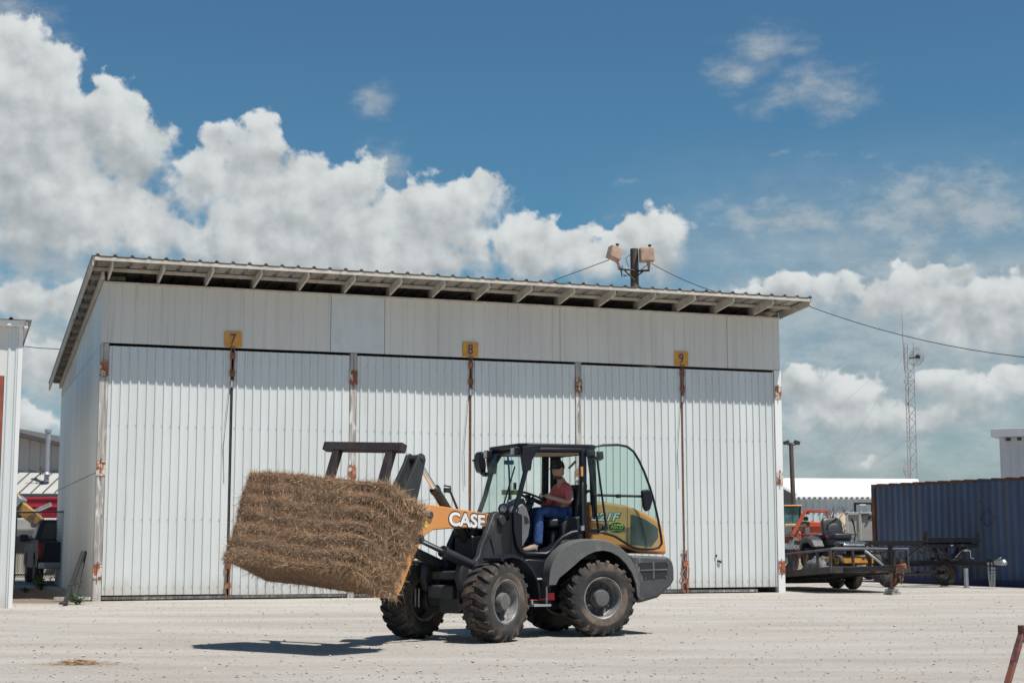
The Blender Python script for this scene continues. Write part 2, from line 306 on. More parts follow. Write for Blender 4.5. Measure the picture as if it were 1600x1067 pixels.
        if bevel:
            b = o.modifiers.new('edges', 'BEVEL'); b.width = bevel; b.segments = seg; b.limit_method = 'ANGLE'; b.angle_limit = R(35)
            me.polygons.foreach_set('use_smooth', [True] * len(me.polygons))
            if not smooth: me.set_sharp_from_angle(angle=R(35))
        return o
def tag(o, label, cat, group=None):
    o['label'] = label; o['category'] = cat
    if group: o['group'] = group
    return o
def thing(name, label, cat, loc=(0, 0, 0), rz=0.0, group=None):
    o = bpy.data.objects.new(name, None); COL.objects.link(o); o.location = loc; o.rotation_euler = (0, 0, rz); o.empty_display_size = 0.2
    return tag(o, label, cat, group)
def dup(o, parent=None):
    c = o.copy(); COL.objects.link(c); c.parent = parent
    for ch in list(o.children): dup(ch, c)
    return c
def text_mesh(name, s, h, mt, M, parent, w=None, fat=0.0, depth=0.002, shear=0.0):
    cu = bpy.data.curves.new(name, 'FONT'); cu.body = s; cu.size = 1.0; cu.align_x = 'CENTER'; cu.offset = fat; cu.extrude = 0.5; cu.shear = shear
    t = bpy.data.objects.new(name, cu); COL.objects.link(t); bpy.context.view_layer.update()
    me = bpy.data.meshes.new_from_object(t.evaluated_get(bpy.context.evaluated_depsgraph_get())); bpy.data.objects.remove(t)
    vs = np.array([v.co for v in me.vertices]); lo, hi = vs.min(0), vs.max(0); sc = h / (hi[1] - lo[1]); sx = (w / (hi[0] - lo[0])) if w else sc
    cx, cyy = (lo[0] + hi[0]) / 2, (lo[1] + hi[1]) / 2
    for v in me.vertices: v.co = M @ Vector(((v.co.x - cx) * sx, (v.co.y - cyy) * sc, v.co.z * 2 * depth))
    me.materials.clear(); me.materials.append(MT[mt]); me.name = name
    o = bpy.data.objects.new(name, me); COL.objects.link(o); o.parent = parent
    return o
def rib_profile(L, pitch, h, top, flank, start=0.0):
    pts = [(0, 0)]; x = start + pitch / 2
    while x + top / 2 + flank < L:
        pts += [(x - top / 2 - flank, 0), (x - top / 2, h), (x + top / 2, h), (x + top / 2 + flank, 0)]; x += pitch
    pts.append((L, 0)); return pts
# ------------------------------------------------------------------ ground
def ground_material():
    m = bpy.data.materials.new('crushed limestone yard'); m.use_nodes = True; k = G(m.node_tree); k.n.clear()
    tcn = k.new('ShaderNodeTexCoord').outputs['Object']
    p = k.new('ShaderNodeBsdfPrincipled'); o = k.new('ShaderNodeOutputMaterial'); k.l.new(p.outputs[0], o.inputs[0])
    broad = k.noise(k.vmap(tcn, (0.35, 1, 1)), 0.35, 6, 0.6); track = k.noise(k.vmap(tcn, (0.22, 0.8, 1)), 0.9, 7, 0.66)
    grain = k.noise(tcn, 17, 7, 0.74); grit = k.noise(tcn, 70, 3, 0.6); mid = k.noise(tcn, 6.0, 5, 0.65)
    col = k.mix(k.step(track, 0.32, 0.66), (0.415, 0.376, 0.328), (0.515, 0.485, 0.443))
    col = k.mix(k.m('MULTIPLY', k.step(broad, 0.48, 0.72), 0.55), col, (0.385, 0.338, 0.285))
    col = k.mix(k.m('MULTIPLY', k.step(mid, 0.55, 0.75), 0.5), col, (0.55, 0.517, 0.47))
    col = k.mix(k.m('MULTIPLY', k.step(grain, 0.53, 0.68), 0.6), col, (0.24, 0.205, 0.17))
    col = k.mix(k.m('MULTIPLY', k.step(grit, 0.60, 0.72), 0.5), col, (0.62, 0.60, 0.57))
    geo = k.new('ShaderNodeSeparateXYZ'); k.l.new(tcn, geo.inputs[0])
    # brown earth in the alley, mostly the shed's shade painted into the ground colour
    al = k.m('MULTIPLY', k.step(k.m('MULTIPLY_ADD', k.m('SUBTRACT', geo.outputs[1], 33.0), -0.357, k.m('SUBTRACT', -9.0, geo.outputs[0])), -0.4, 0.6), k.m('MULTIPLY', k.step(geo.outputs[1], 31.2, 32.6), k.step(geo.outputs[1], 43.5, 42.0)))
    col = k.mix(k.m('MULTIPLY', al, 0.85), col, k.mix(mid, (0.13, 0.095, 0.068), (0.24, 0.18, 0.13)))
    k.l.new(col, p.inputs['Base Color']); p.inputs['Roughness'].default_value = 0.95; p.inputs['Specular IOR Level'].default_value = 0.15
    h = k.m('ADD', k.m('MULTIPLY', grain, 0.6), k.m('ADD', k.m('MULTIPLY', grit, 0.35), k.m('MULTIPLY', track, 0.7)))
    b = k.new('ShaderNodeBump'); b.inputs['Distance'].default_value = 0.045; b.inputs['Strength'].default_value = 1.0; k.l.new(h, b.inputs['Height']); k.l.new(b.outputs[0], p.inputs['Normal'])
    return m
MT['ground'] = ground_material()
mb = MB(); mb.add([(-1500, -200, 0), (1500, -200, 0), (1500, 3000, 0), (-1500, 3000, 0)], [(0, 1, 2, 3)])
o = mb.build('ground', 'ground', recalc=False); o['kind'] = 'structure'
MT['stone'] = mat('limestone pebbles', (0.44, 0.395, 0.345), 0.95, 0, 0.35, 3); MT['stone_dark'] = mat('darker pebbles', (0.29, 0.255, 0.22), 0.95, 0, 0.3, 3)
mb = MB(); OCT = [(0, 2, 4), (2, 1, 4), (1, 3, 4), (3, 0, 4), (2, 0, 5), (1, 2, 5), (3, 1, 5), (0, 3, 5)]
for i in range(11000):
    Y = 12.5 + 27 * random.random() ** 1.5; X = (random.random() - 0.5) * 0.72 * Y
    s = 0.005 + 0.013 * random.random() ** 3 * (1 if random.random() < .93 else 1.8); a = random.random() * 6.28
    q = [Vector(((math.cos(a + t) * s * random.uniform(.7, 1.5)), math.sin(a + t) * s * random.uniform(.7, 1.3), random.uniform(-.1, .3) * s)) for t in (0, 3.14, 1.57, 4.71)]
    q += [Vector((0, 0, s * random.uniform(.5, .9))), Vector((0, 0, -s * .4))]
    q = [q[0], q[1], q[2], q[3], q[4], q[5]]
    mb.add([v + Vector((X, Y, s * 0.25)) for v in q], OCT, 0 if random.random() < .90 else 1)
o = mb.build('gravel_stones', ['stone', 'stone_dark']); o['kind'] = 'stuff'
tag(o, 'loose pale gravel and small stones scattered over the yard', 'gravel')

# straw helper: bent strips
def straw(mb, base, d, L, w, curl, mi):
    d = Vector(d).normalized(); sdv = d.cross(Vector((random.gauss(0, 1), random.gauss(0, 1), random.gauss(0, 1)))).normalized(); up = sdv.cross(d)
    p0 = Vector(base); p1 = p0 + d * L * .5 + up * curl * L * .25; p2 = p0 + d * L * .95 + up * curl * L
    mb.add([p0 - sdv * w, p0 + sdv * w, p1 - sdv * w, p1 + sdv * w, p2 - sdv * w * .4, p2 + sdv * w * .4], [(0, 1, 3, 2), (2, 3, 5, 4)], mi)
for i, c in enumerate([(0.335, 0.207, 0.115), (0.455, 0.305, 0.18), (0.21, 0.122, 0.065), (0.62, 0.46, 0.305)]):
    MT['straw%d' % i] = mat('dry hay %d' % i, c, 0.75, 0, 0.3, 30)
STRAWS = ['straw0', 'straw1', 'straw2', 'straw3']
c = gnd(123, 1038); mb = MB()
for i in range(700):
    a = random.random() * 6.28; rr = abs(random.gauss(0, .12)); b = (rr * 1.7 * math.cos(a), rr * .6 * math.sin(a), max(0.004, .05 * math.exp(-rr * rr * 40) * random.random()))
    t = random.random() * 6.28; straw(mb, b, (math.cos(t), math.sin(t), random.uniform(-.05, .2)), random.uniform(.04, .13), .002, random.uniform(-.2, .2), random.choice((0, 1, 1, 3)))
o = mb.build('straw_clump', STRAWS, recalc=False); o.location = c; tag(o, 'small dropped clump of brown hay lying on the bare gravel in front', 'hay'); o['kind'] = 'thing'

# ------------------------------------------------------------------ main shed (local frame: x along the front, y into the shed)
SA = R(19.66); SO = Vector((-8.836, 33.126, 0)); LEN, DEP = 16.53, 13.6
shed = thing('storage_shed', 'long white corrugated shed with three pairs of tall rusty hinged doors', 'shed', SO, SA)
def swall(s, d): return SO + Vector((s * math.cos(SA) + d * math.sin(SA), s * math.sin(SA) - d * math.cos(SA), 0))
roofz = lambda y: 7.205 - 0.082 * (y + 1.1)
# header panels above the doors
HB, HT = 5.50, 6.80
segs = [(-0.02, 5.02, 'header', .285), (5.02, 6.28, 'header_new', 0), (6.28, 10.6, 'header', .285), (10.6, 15.06, 'header', .285), (15.06, LEN, 'header', .285)]
for i, (a, b, mt, pitch) in enumerate(segs):
    prof = rib_profile(b - a - 0.012, pitch, 0.013, 0.016, 0.014) if pitch else [(0, 0), (b - a - 0.012, 0)]
    mb = MB(); mb.ribbed(prof, lambda p, d: (a + p, -0.02 - d, HB), lambda p, d: (a + p, -0.02 - d, HT), (0, 1, 0), 0.015)
    o = mb.build('wall_panel', mt, shed)
    if mt == 'header_new': o['label'] = 'smooth greyer replacement panel'
mb = MB(); mb.span((-0.02, -0.055, HT - .01), (LEN, 0.03, HT + .035)); mb.build('sill_strip', 'trim', shed, .004)
mb = MB(); mb.span((0.0, 0.0, HB - .01), (LEN, 0.10, HT)); mb.build('header_beam', 'steel_dark', shed)
# side and rear walls
def side_prof(z0, z1, x, mt, name, y0, y1, sgn, zt=None):
    pr = rib_profile(y1 - y0, 0.30, 0.006, 0.01, 0.012)
    mb = MB(); mb.ribbed(pr, lambda p, d: (x + sgn * d, y0 + p, z0), lambda p, d: (x + sgn * d, y0 + p, zt(y0 + p) if zt else z1), (-sgn, 0, 0), 0.012)
    return mb.build(name, mt, shed)
side_prof(0.0, 2.72, -0.0, 'side', 'wall_panel', 0.0, DEP, -1)
side_prof(2.735, 5.48, -0.0, 'side', 'wall_panel', 0.0, DEP, -1)
side_prof(5.495, 0, -0.0, 'side', 'wall_panel', 0.0, 7.6, -1, lambda y: roofz(y) - .16)
side_prof(5.495, 0, -0.0, 'header', 'wall_panel', 7.62, DEP, -1, lambda y: max(5.6, roofz(y) - .16))
side_prof(0.0, 0, LEN, 'side', 'wall_panel', 0.0, DEP, 1, lambda y: roofz(y) - .16)
mb = MB(); mb.span((0.0, DEP, 0), (LEN, DEP + .02, roofz(DEP) - .1)); mb.build('rear_wall', 'side', shed)
# roof sheet with round top ribs running from front to back
x0, x1, pitch = -0.36, LEN + 0.34, 0.355
pts = []; x = 0.02
pts.append((x0, 0))
x = x0 + 0.12
while x + .06 < x1:
    pts += [(x - .05, 0), (x - .035, .03), (x - .012, .045), (x + .012, .045), (x + .035, .03), (x + .05, 0)]; x += pitch
pts.append((x1, 0))
mb = MB(); mb.ribbed(pts, lambda p, d: (p, -1.10, roofz(-1.10) + d), lambda p, d: (p, DEP + .6, roofz(DEP + .6) + d), (0, 0, -1), 0.006)
mb.build('roof_sheet', 'rooftop', shed)
def slope(y, dz=0): return roofz(y) - .008 - dz
# rafters poking out over the doors
for i in range(16):
    xr = 0.10 + 1.045 * i + (0.05 if i == 15 else 0) + random.uniform(-.02, .02)
    mb = MB(); mb.plate([(-1.02, slope(-1.02, .04)), (0.25, slope(.25, .04)), (0.25, slope(.25, .25)), (-0.02, slope(-.02, .25)), (-0.98, slope(-.98, .20)), (-1.02, slope(-1.02, .19))], -0.022, 0.022)
    mb.v = [Vector((v.y + xr, v.x, v.z)) for v in mb.v]; mb.build('rafter', 'trim', shed, .004)
for x in (x0 + .04, x1 - .04):
    mb = MB(); mb.plate([(-1.05, slope(-1.05, .005)), (DEP + .55, slope(DEP + .55, .005)), (DEP + .55, slope(DEP + .55, .22)), (-1.05, slope(-1.05, .19))], -0.02, 0.02)
    mb.v = [Vector((v.y + x, v.x, v.z)) for v in mb.v]; mb.build('barge_board', 'trim', shed, .004)
def purlin(y, x0_, x1_, h=.05, name='purlin'):
    mb = MB(); z = slope(y, .018 + h / 2); mb.box(((x0_ + x1_) / 2, y, z), (x1_ - x0_, .045, h)); return mb.build(name, 'trim', shed)
purlin(-1.06, x0 + .06, x1 - .06, .07); purlin(-0.16, x0 + .06, x1 - .06, .07)
for i in range(15):
    y = 0.55 + i * 0.92
    for (a, b) in ((x0 + .06, 0.5), (LEN - .5, x1 - .06)): purlin(y, a, b, .09)
mb = MB(); mb.plate([(-.2, slope(-.2, .11)), (DEP, slope(DEP, .11)), (DEP, slope(DEP, .25)), (-.2, slope(-.2, .25))], -.03, .03); mb.v = [Vector((v.y - .045, v.x, v.z)) for v in mb.v]; mb.build('wall_rafter', 'trim', shed)
# door posts
posts = [(-0.03, .175), (5.475, .155), (10.985, .145), (16.34, .19)]
for i, (a, w_) in enumerate(posts):
    mb = MB(); nseg = 18; zz0, zz1 = -.05, HB - .01
    for j in range(nseg):
        pass
    mb.span((a, -0.03 if i < 3 else -.045, zz0), (a + w_, 0.12, zz1)); o = mb.build('door_post', 'timber' if i < 3 else 'side', shed, .006)
    if i == 3: o['label'] = 'white painted corner post'
    for z in (0.62, 2.80, 4.93):
        mb = MB(); y = -0.036 if i < 3 else -.051; cxp = a + w_ / 2
        for k_ in (-1, 1): mb.span((cxp + k_ * .05 - .042, y - .008, z - .155), (cxp + k_ * .05 + .042, y, z + .155))
        mb.tube([(cxp, y - .014, z - .2), (cxp, y - .014, z + .2)], .016, 8)
        for k_ in (-1, 1):
            for q in (-.11, 0, .11): mb.lathe([(.011, 0), (.011, -.016)], (cxp + k_ * .055, y, z + q), (0, 1, 0), 6)
        mb.build('hinge', 'rust_white', o)
# door leaves
leaves = [(0.155, 2.775), (2.835, 5.465), (5.64, 8.315), (8.375, 10.97), (11.14, 13.76), (13.82, 16.33)]
for i, (a, b) in enumerate(leaves):
    pr = rib_profile(b - a, 0.1835, 0.028, 0.028, 0.015); zb = (0.12, .10, .13, .12, .11, .14)[i]; zt = HB - .065
    ph = [random.uniform(0, 6) for _ in range(3)]
    wob = lambda p, z: 0.008 * math.sin(p * 2.1 + ph[0] + z) + 0.005 * math.sin(p * 4.3 + ph[1] - z * 1.7)
    mb = MB(); zs = [zb, 1.2, 2.6, 4.0, zt]
    n = len(pr); vs = []
    for z in zs: vs += [(a + p, -0.01 - d + wob(p, z), z) for p, d in pr]
    m2 = len(vs); vs += [(x, y + .012, z) for x, y, z in vs]; fs = []
    for r_ in range(4):
        for q in range(n - 1):
            e = r_ * n + q; fs += [(e, e + 1, e + n + 1, e + n), (m2 + e, m2 + e + n, m2 + e + n + 1, m2 + e + 1)]
    mb.add(vs, fs); d_o = mb.build('door', 'white_rib', shed)
    mb = MB()
    for z in (0.28, 1.72, 3.72, 5.2):
        k_ = 0
        while .09 + k_ * .1835 < b - a - .05:
            x = a + .05 + k_ * .1835; mb.lathe([(.010, 0), (.010, -.01)], (x, -.01 + wob(x - a, z), z + random.uniform(-.012, .012)), (0, 1, 0), 6); k_ += 1
    mb.build('screw_row', 'galv', d_o)
    mb = MB(); mb.span((a + .02, .02, zb + .05), (b - .02, .06, zb + .15)); mb.span((a + .02, .02, 2.6), (b - .02, .06, 2.7)); mb.span((a + .02, .02, 5.2), (b - .02, .06, 5.3)); mb.build('door_rail', 'steel_dark', d_o)
    if i % 2 == 0:
        e = b + .03
        mb = MB(); mb.tube([(e - .028, -.055, HB + .05), (e - .028, -.055, 4.95)], .014, 6); mb.tube([(e + .03, -.06, HB + .03), (e + .03, -.06, 4.72)], .014, 6)
        for z in (5.32, 4.93): mb.span((e - .055, -.075, z - .07), (e + .055, -.035, z + .07))
        mb.build('top_bolt', 'rust', d_o)
        mb = MB(); mb.span((e - .03, -.07, 4.62), (e + .012, -.03, 4.78)); mb.box((e + .03, -.06, 4.73), (.09, .02, .03), Matrix.Rotation(.6, 3, 'Y')); mb.build('latch_end', 'galv', d_o)
        mb = MB(); mb.span((e - .016, -.012, .3), (e + .012, .02, 5.0)); mb.build('seam_angle', 'rust' if i > 1 else 'steel_dark', d_o)
        mb = MB()
        for sx in (-.035, .04): mb.tube([(e + sx * 2.2, -.06, 1.02), (e + sx, -.06, 1.02), (e + sx, -.06, 0.02)], .016, 6)
        for z in (.30, .72): mb.span((e - .06, -.08, z - .06), (e + .065, -.04, z + .06))
        mb.build('bottom_bolt', 'rust', d_o)
        mb = MB(); mb.tube([(e - .05, -.055, 4.6), (e - .11, -.05, 3.9), (e - .16, -.055, 3.3), (e - .13, -.05, 2.5)], .006, 5); mb.build('pull_cable', 'steel_dark', d_o)
    if i == 5:
        mb = MB(); mb.box((14.72, -.045, .76), (.11, .02, .055), Matrix.Rotation(.3, 3, 'Y')); mb.box((14.64, -.045, .90), (.045, .015, .05)); o = mb.build('dent_hole', 'black_ink', d_o)
mb = MB(); mb.box((7.5, 0.12, .06), (16.6, .18, .06)); mb.build('ground_sill', 'timber', shed)
# bits on and around the shed
for i, (px, s_, ch) in enumerate(((364, 2.81, '7'), (733.5, 8.335, '8'), (1062.5, 13.77, '9'))):
    sg = thing('number_sign', {'7': 'square orange sign with numeral 7 above the leftmost shed doors', '8': 'square orange sign with numeral 8 above the middle shed doors', '9': 'square orange sign with numeral 9 above the rightmost shed doors'}[ch], 'sign', swall(s_, .047) + Vector((0, 0, 5.51)), SA, 'number signs above the shed doors')
    mb = MB(); mb.box((0, 0, .175), (.375, .012, .345), Matrix.Rotation(R((-1.5, 1.0, 0.5)[i]), 3, 'Y')); mb.build('sign_board', 'sign_yellow', sg, .002)
    nm = text_mesh('numeral', ch, .235, 'sign_ink', Matrix.Translation((0, -.0095, .18)) @ Matrix.Rotation(R(90), 4, 'X'), sg, w=.125, fat=.012, depth=.001)
mb = MB(); pth = []
e = swall(13.79, .09)
for k_ in range(14): pth.append((-.05 + .04 * math.sin(k_ * 1.1) - .03 * k_ / 13, .0 + .01 * math.cos(k_), .70 - k_ * .052))
mb.tube(pth, .011, 5); mb.tube([(.0, -.02, .70), (.09, -.02, .62), (.075, -.02, .4), (.06, -.01, .2), (.04, -.01, .01)], .010, 5); mb.tube([(-.06, -.02, .70), (.03, -.03, .74), (.08, -.02, .68), (0, -.03, .66), (-.06, -.02, .7)], .013, 5)
MT['rope'] = mat('faded orange rope', (0.55, 0.19, 0.10), 0.9)
o = mb.build('rope', 'rope', smooth=60); o.location = e; o.rotation_euler.z = SA; tag(o, 'faded orange rope hanging tied round the bottom door bolts under sign 9', 'rope')
# two steel bars leaning on the shed's left wall
for i, (px, py, tx, tz) in enumerate(((101, 944, 130, 862), (116, 938, 133, 862))):
    b = gnd(px, py, .03); t = at(tx, tz, b.y + .75 + .15 * i); rt = thing('steel_bar', ('left one of two black steel props leaning against the white shed side wall' , 'right one of two black steel props leaning against the white shed side wall')[i], 'steel bar', b, 0, 'steel props leaning on the shed side')
    mb = MB(); mb.bar((0, 0, 0), t - b, .075, .075); mb.build('shaft', 'wire', rt, .006)
    mb = MB(); mb.box((t - b) * .33, (.10, .10, .10)); mb.box((t - b) * .38 + Vector((.05, 0, 0)), (.06, .04, .05)); mb.build('collar', 'steel_dark', rt, .006)
    mb = MB(); mb.box((-.03, -.03, .025), (.12, .10, .05)); mb.build('foot', 'steel_dark', rt, .01)
# weeds
MT['leaf'] = mat('weed leaf', (0.085, 0.16, 0.05), 0.6, 0, 0.3, 10); MT['leaf2'] = mat('pale weed leaf', (0.15, 0.21, 0.09), 0.6, 0, 0.3, 10)
def weed(loc, h, w, n, label):
    mb = MB()
    for i in range(n):
        a = random.random() * 6.28; r_ = w * math.sqrt(random.random()) * .6; top = Vector((math.cos(a) * r_ * 1.7, math.sin(a) * r_ * 1.2, h * random.uniform(.4, 1)))
        b = Vector((math.cos(a) * r_ * .4, math.sin(a) * r_ * .4, 0)); mb.tube([b, b.lerp(top, .6) + Vector((0, 0, .02)), top], .005, 4, 0)
        for q in range(9):
            p = b.lerp(top, random.uniform(.25, 1)); t = Vector((random.gauss(0, 1), random.gauss(0, 1), random.uniform(-.2, .8))).normalized(); L = random.uniform(.05, .12)
            sv = t.cross(Vector((0, 0, 1))).normalized() * L * .28; mb.add([p, p + t * L * .5 + sv, p + t * L, p + t * L * .5 - sv], [(0, 1, 2, 3)], random.choice((0, 1)))
    o = mb.build('weed', ['leaf', 'leaf2'], recalc=False); o.location = loc; tag(o, label, 'weed'); return o
weed(gnd(122, 944), .20, .26, 20, 'bushy green weed at the foot of the shed corner beside the leaning props')
weed(gnd(66, 921), .42, .34, 22, 'green weed growing in the shade behind the pickup bumper')
weed(gnd(42, 925), .14, .2, 8, 'tiny weed by the foot of the wire mesh fence in the alley')
# ------------------------------------------------------------------ wheel loader (x forward, y to its left, z up; origin at the articulation joint)
LOC, LRZ = Vector((.0035, 21.504, 0)), R(204)
LD = thing('wheel_loader', 'orange and black compact wheel loader carrying a hay bale, cab door swung open', 'loader', LOC, LRZ)
MF = Matrix.Rotation(R(30), 4, 'Z')                      # front half, steered left
def tyre_mesh(name, Rr, W, mts, parent, M, lugs=21, lh=.03, hub_r=.27):
    mb = MB(M); a = Rr - lh; hw = W / 2
    prof = [(hub_r, -hw * .86), (hub_r + .03, -hw * .95), (hub_r + (a - hub_r) * .45, -hw), (a - .045, -hw * .97), (a - .012, -hw * .86), (a, -hw * .6), (a + .002, 0), (a, hw * .6), (a - .012, hw * .86), (a - .045, hw * .97), (hub_r + (a - hub_r) * .45, hw), (hub_r + .03, hw * .95), (hub_r, hw * .86), (hub_r - .02, hw * .5), (hub_r - .02, -hw * .5)]
    mb.lathe(prof, (0, 0, 0), (0, 1, 0), 64, 0, close=True)
    mb.mi = [1 if (i // 64) in (0, 1, 2, 10, 11) else 0 for i in range(len(mb.f))]
    P = lambda r, y, th: (r * math.cos(th), y, r * math.sin(th))
    for sd_ in (-1, 1):
        for i in range(lugs):
            th0 = 2 * math.pi * (i + (.5 if sd_ > 0 else 0)) / lugs
            path = [(a - .06, hw * .99, -.03, .050), (a + .002, hw * .96, 0.0, .062), (Rr - .004, hw * .78, .03, .066), (Rr, hw * .45, .10, .066), (Rr, hw * .16, .14, .064), (Rr - .001, -hw * .06, .15, .06)]
            vs = []
            for (r_, y, dth, hwid) in path:
                base = r_ - lh - .004 if y < hw * .9 else r_ - .012
                yb = y if y < hw * .9 else y - .02
                for rr, yy in ((base, yb * sd_), (r_, y * sd_)):
                    for q in (-1, 1): vs.append(P(rr, yy, th0 + dth + q * (hwid if rr == base else hwid * .82)))
            fs = []
            for j in range(len(path) - 1):
                o_, n_ = j * 4, j * 4 + 4
                fs += [(o_ + 2, o_ + 3, n_ + 3, n_ + 2), (o_, o_ + 2, n_ + 2, n_), (o_ + 1, n_ + 1, n_ + 3, o_ + 3)]
            fs += [(0, 1, 3, 2), (len(vs) - 4, len(vs) - 2, len(vs) - 1, len(vs) - 3)]
            mb.add(vs, fs, 0)
    return mb.build(name, mts, parent, smooth=38)
def loader_wheel(front, side):
    M = (MF if front else Matrix()) @ Matrix.Translation((1.29 if front else -.96, side * .67, .511)) @ Matrix.Rotation(random.uniform(0, 6), 4, 'Y') @ (Matrix.Rotation(R(180), 4, 'Z') if side < 0 else Matrix())
    mb = MB(M)
    # outside is local +y
    mb.lathe([(.272, .185), (.278, .175), (.262, .168), (.252, .15), (.240, .06), (.225, .045), (.205, .035), (.12, .025), (.12, -.02), (.215, -.01), (.238, -.06), (.255, -.17), (.276, -.178), (.286, -.182), (.284, -.16), (.264, -.06), (.264, .06), (.284, .16), (.286, .182)], (0, 0, 0), (0, 1, 0), 48, close=True)
    mb.mi = [1 if (i // 48) in (5, 6, 7, 8, 9) else 0 for i in range(len(mb.f))]
    w = mb.build('wheel', ['rim', 'rim_disc'], LD, smooth=40)
    mb = MB(M); mb.lathe([(.135, .02), (.135, .06), (.118, .075), (.112, .15), (.100, .165), (.03, .17)], (0, 0, 0), (0, 1, 0), 32)
    for k in range(10):
        t = k * math.pi / 5; mb.lathe([(.017, .03), (.017, .055), (.010, .058), (.010, .07)], (.172 * math.cos(t), 0, .172 * math.sin(t)), (0, 1, 0), 8)
    mb.build('hub', 'plastic', w, smooth=40)
    tyre_mesh('tyre', .512, .40, ['rubber', 'rubber_mud'], w, M)
    return w
for f_ in (1, 0):
    for s_ in (1, -1): loader_wheel(f_, s_)
# ---- rear chassis
def part(name, mt, fn, M=None, bevel=.006, smooth=0, parent=None, seg=2):
    mb = MB(M); fn(mb); return mb.build(name, mt, parent or LD, bevel=bevel, smooth=smooth, seg=seg)
def chassis(mb):
    mb.plate([(.32, .40), (.32, 1.08), (-.25, 1.08), (-.45, 1.2), (-1.5, 1.12), (-1.62, .55), (-1.2, .42)], -.40, .40)
    mb.tube([(-.96, -.5, .511), (-.96, .5, .511)], .12, 14); mb.box((-.96, 0, .5), (.36, .36, .36))
    mb.plate([(.16, .42), (.16, 1.06), (-.22, 1.06), (-.30, .75), (-.30, .42)], .40, .62); mb.plate([(.16, .42), (.16, 1.06), (-.22, 1.06), (-.30, .75), (-.30, .42)], -.62, -.40)
part('chassis', 'black', chassis, bevel=.015)
# ---- hood
HOOD = [(-.93, 1.18), (-.93, 1.80), (-1.14, 1.81), (-1.49, 1.77), (-1.76, 1.68), (-2.0, 1.565), (-2.06, 1.50), (-2.11, 1.30), (-2.13, 1.085), (-1.69, 1.115), (-1.44, 1.19)]
hood = part('hood', 'orange', lambda m: m.plate(HOOD, -.55, .55), bevel=.045, seg=4)
def vent(m): m.plate([(-1.55, 1.23), (-1.55, 1.63), (-1.58, 1.64), (-1.76, 1.585), (-1.95, 1.48), (-1.985, 1.44), (-1.985, 1.32), (-1.89, 1.21), (-1.86, 1.20)], .545, .556)
MT['mesh_grey'] = mat('dark vent mesh', (0.035, 0.04, 0.042), 0.55, 0, 0.5, 90, bump=.004, bs=140)
part('vent_panel', 'mesh_grey', vent, parent=hood, bevel=.003)
def seam(m):
    m.span((-1.505, .5475, 1.2), (-1.497, .5525, 1.74)); m.span((-1.06, .548, 1.375), (-.93, .556, 1.425))
part('panel_seam', 'black_ink', seam, parent=hood, bevel=0)
part('hood_vent', 'black', lambda m: [m.span((-1.3, -.3, 1.775), (-1.0, .3, 1.815))], parent=hood)
part('exhaust_pipe', 'black', lambda m: m.tube([(-1.25, -.33, 1.7), (-1.25, -.33, 1.92), (-1.30, -.33, 1.98)], .04, 12), smooth=40, bevel=0, parent=hood)
TR = lambda x, y, z: Matrix.Translation((x, y, z)) @ Matrix(((-1, 0, 0, 0), (0, 0, 1, 0), (0, 1, 0, 0), (0, 0, 0, 1)))   # lettering on a left-hand side
text_mesh('lettering', '321F', .125, 'black_ink', TR(-1.165, .5515, 1.605), hood, w=.50, fat=.085, depth=.0012, shear=.28)
text_mesh('lettering', '321F', .110, 'grey_ink', TR(-1.165, .5540, 1.605), hood, w=.455, fat=.022, depth=.0012, shear=.28)
def oval(m, cx_, cz, a, b, y, t): m.lathe([(1, 0), (1, t)], (0, 0, 0), (0, 1, 0), 40); m.v = [Vector((cx_ + v.x * a, y + v.y, cz + v.z * b)) for v in m.v]
part('dealer_sticker', 'lime_ink', lambda m: oval(m, -1.335, 1.46, .135, .080, .5505, .0015), parent=hood, bevel=0)
part('dealer_sticker', 'green_ink', lambda m: oval(m, -1.335, 1.46, .128, .073, .5525, .0015), parent=hood, bevel=0)
text_mesh('lettering', 'ASCO', .066, 'lime_ink', TR(-1.335, .5548, 1.473), hood, w=.20, fat=.05, depth=.001)
def dashes(m):
    for k in range(9): m.span((-1.255 - k * .0185, .5545, 1.415), (-1.268 - k * .0185, .5555, 1.428))
part('small_print', 'lime_ink', dashes, parent=hood, bevel=0)
def tiny(m): m.span((-1.10, .5505, 1.405), (-1.145, .5525, 1.455))
part('sticker', 'grey_ink', tiny, parent=hood, bevel=0)
# ---- counterweight
cw = part('counterweight', 'cwt', lambda m: m.plate([(-1.42, 1.085), (-2.03, 1.06), (-2.10, 1.0), (-2.125, .90), (-2.125, .74), (-2.07, .66), (-1.86, .50), (-1.56, .43), (-1.50, .50), (-1.50, .80)], -.76, .76), bevel=.05, seg=4)
def grille(m):
    m.plate([(-1.55, .99), (-2.02, .99), (-2.0, .77), (-1.64, .745)], .745, .764)
part('grille', 'black_ink', grille, parent=cw, bevel=.004)
def bars(m):
    m.span((-1.77, .75, .76), (-1.80, .772, .985)); m.bar((-1.58, .768, .875), (-2.0, .768, .885), .014, .02)
    for p in ((-1.565, .975), (-2.005, .975), (-1.98, .785), (-1.655, .765)): m.lathe([(.012, 0), (.012, .012)], (p[0], .762, p[1]), (0, 1, 0), 8)
part('grille_bar', 'plastic', bars, parent=cw, bevel=.003)
part('tail_lamp', 'red_ink', lambda m: [m.box((-2.13, .6, .86), (.03, .16, .07)), m.box((-2.13, -.6, .86), (.03, .16, .07))], parent=cw, bevel=.004)
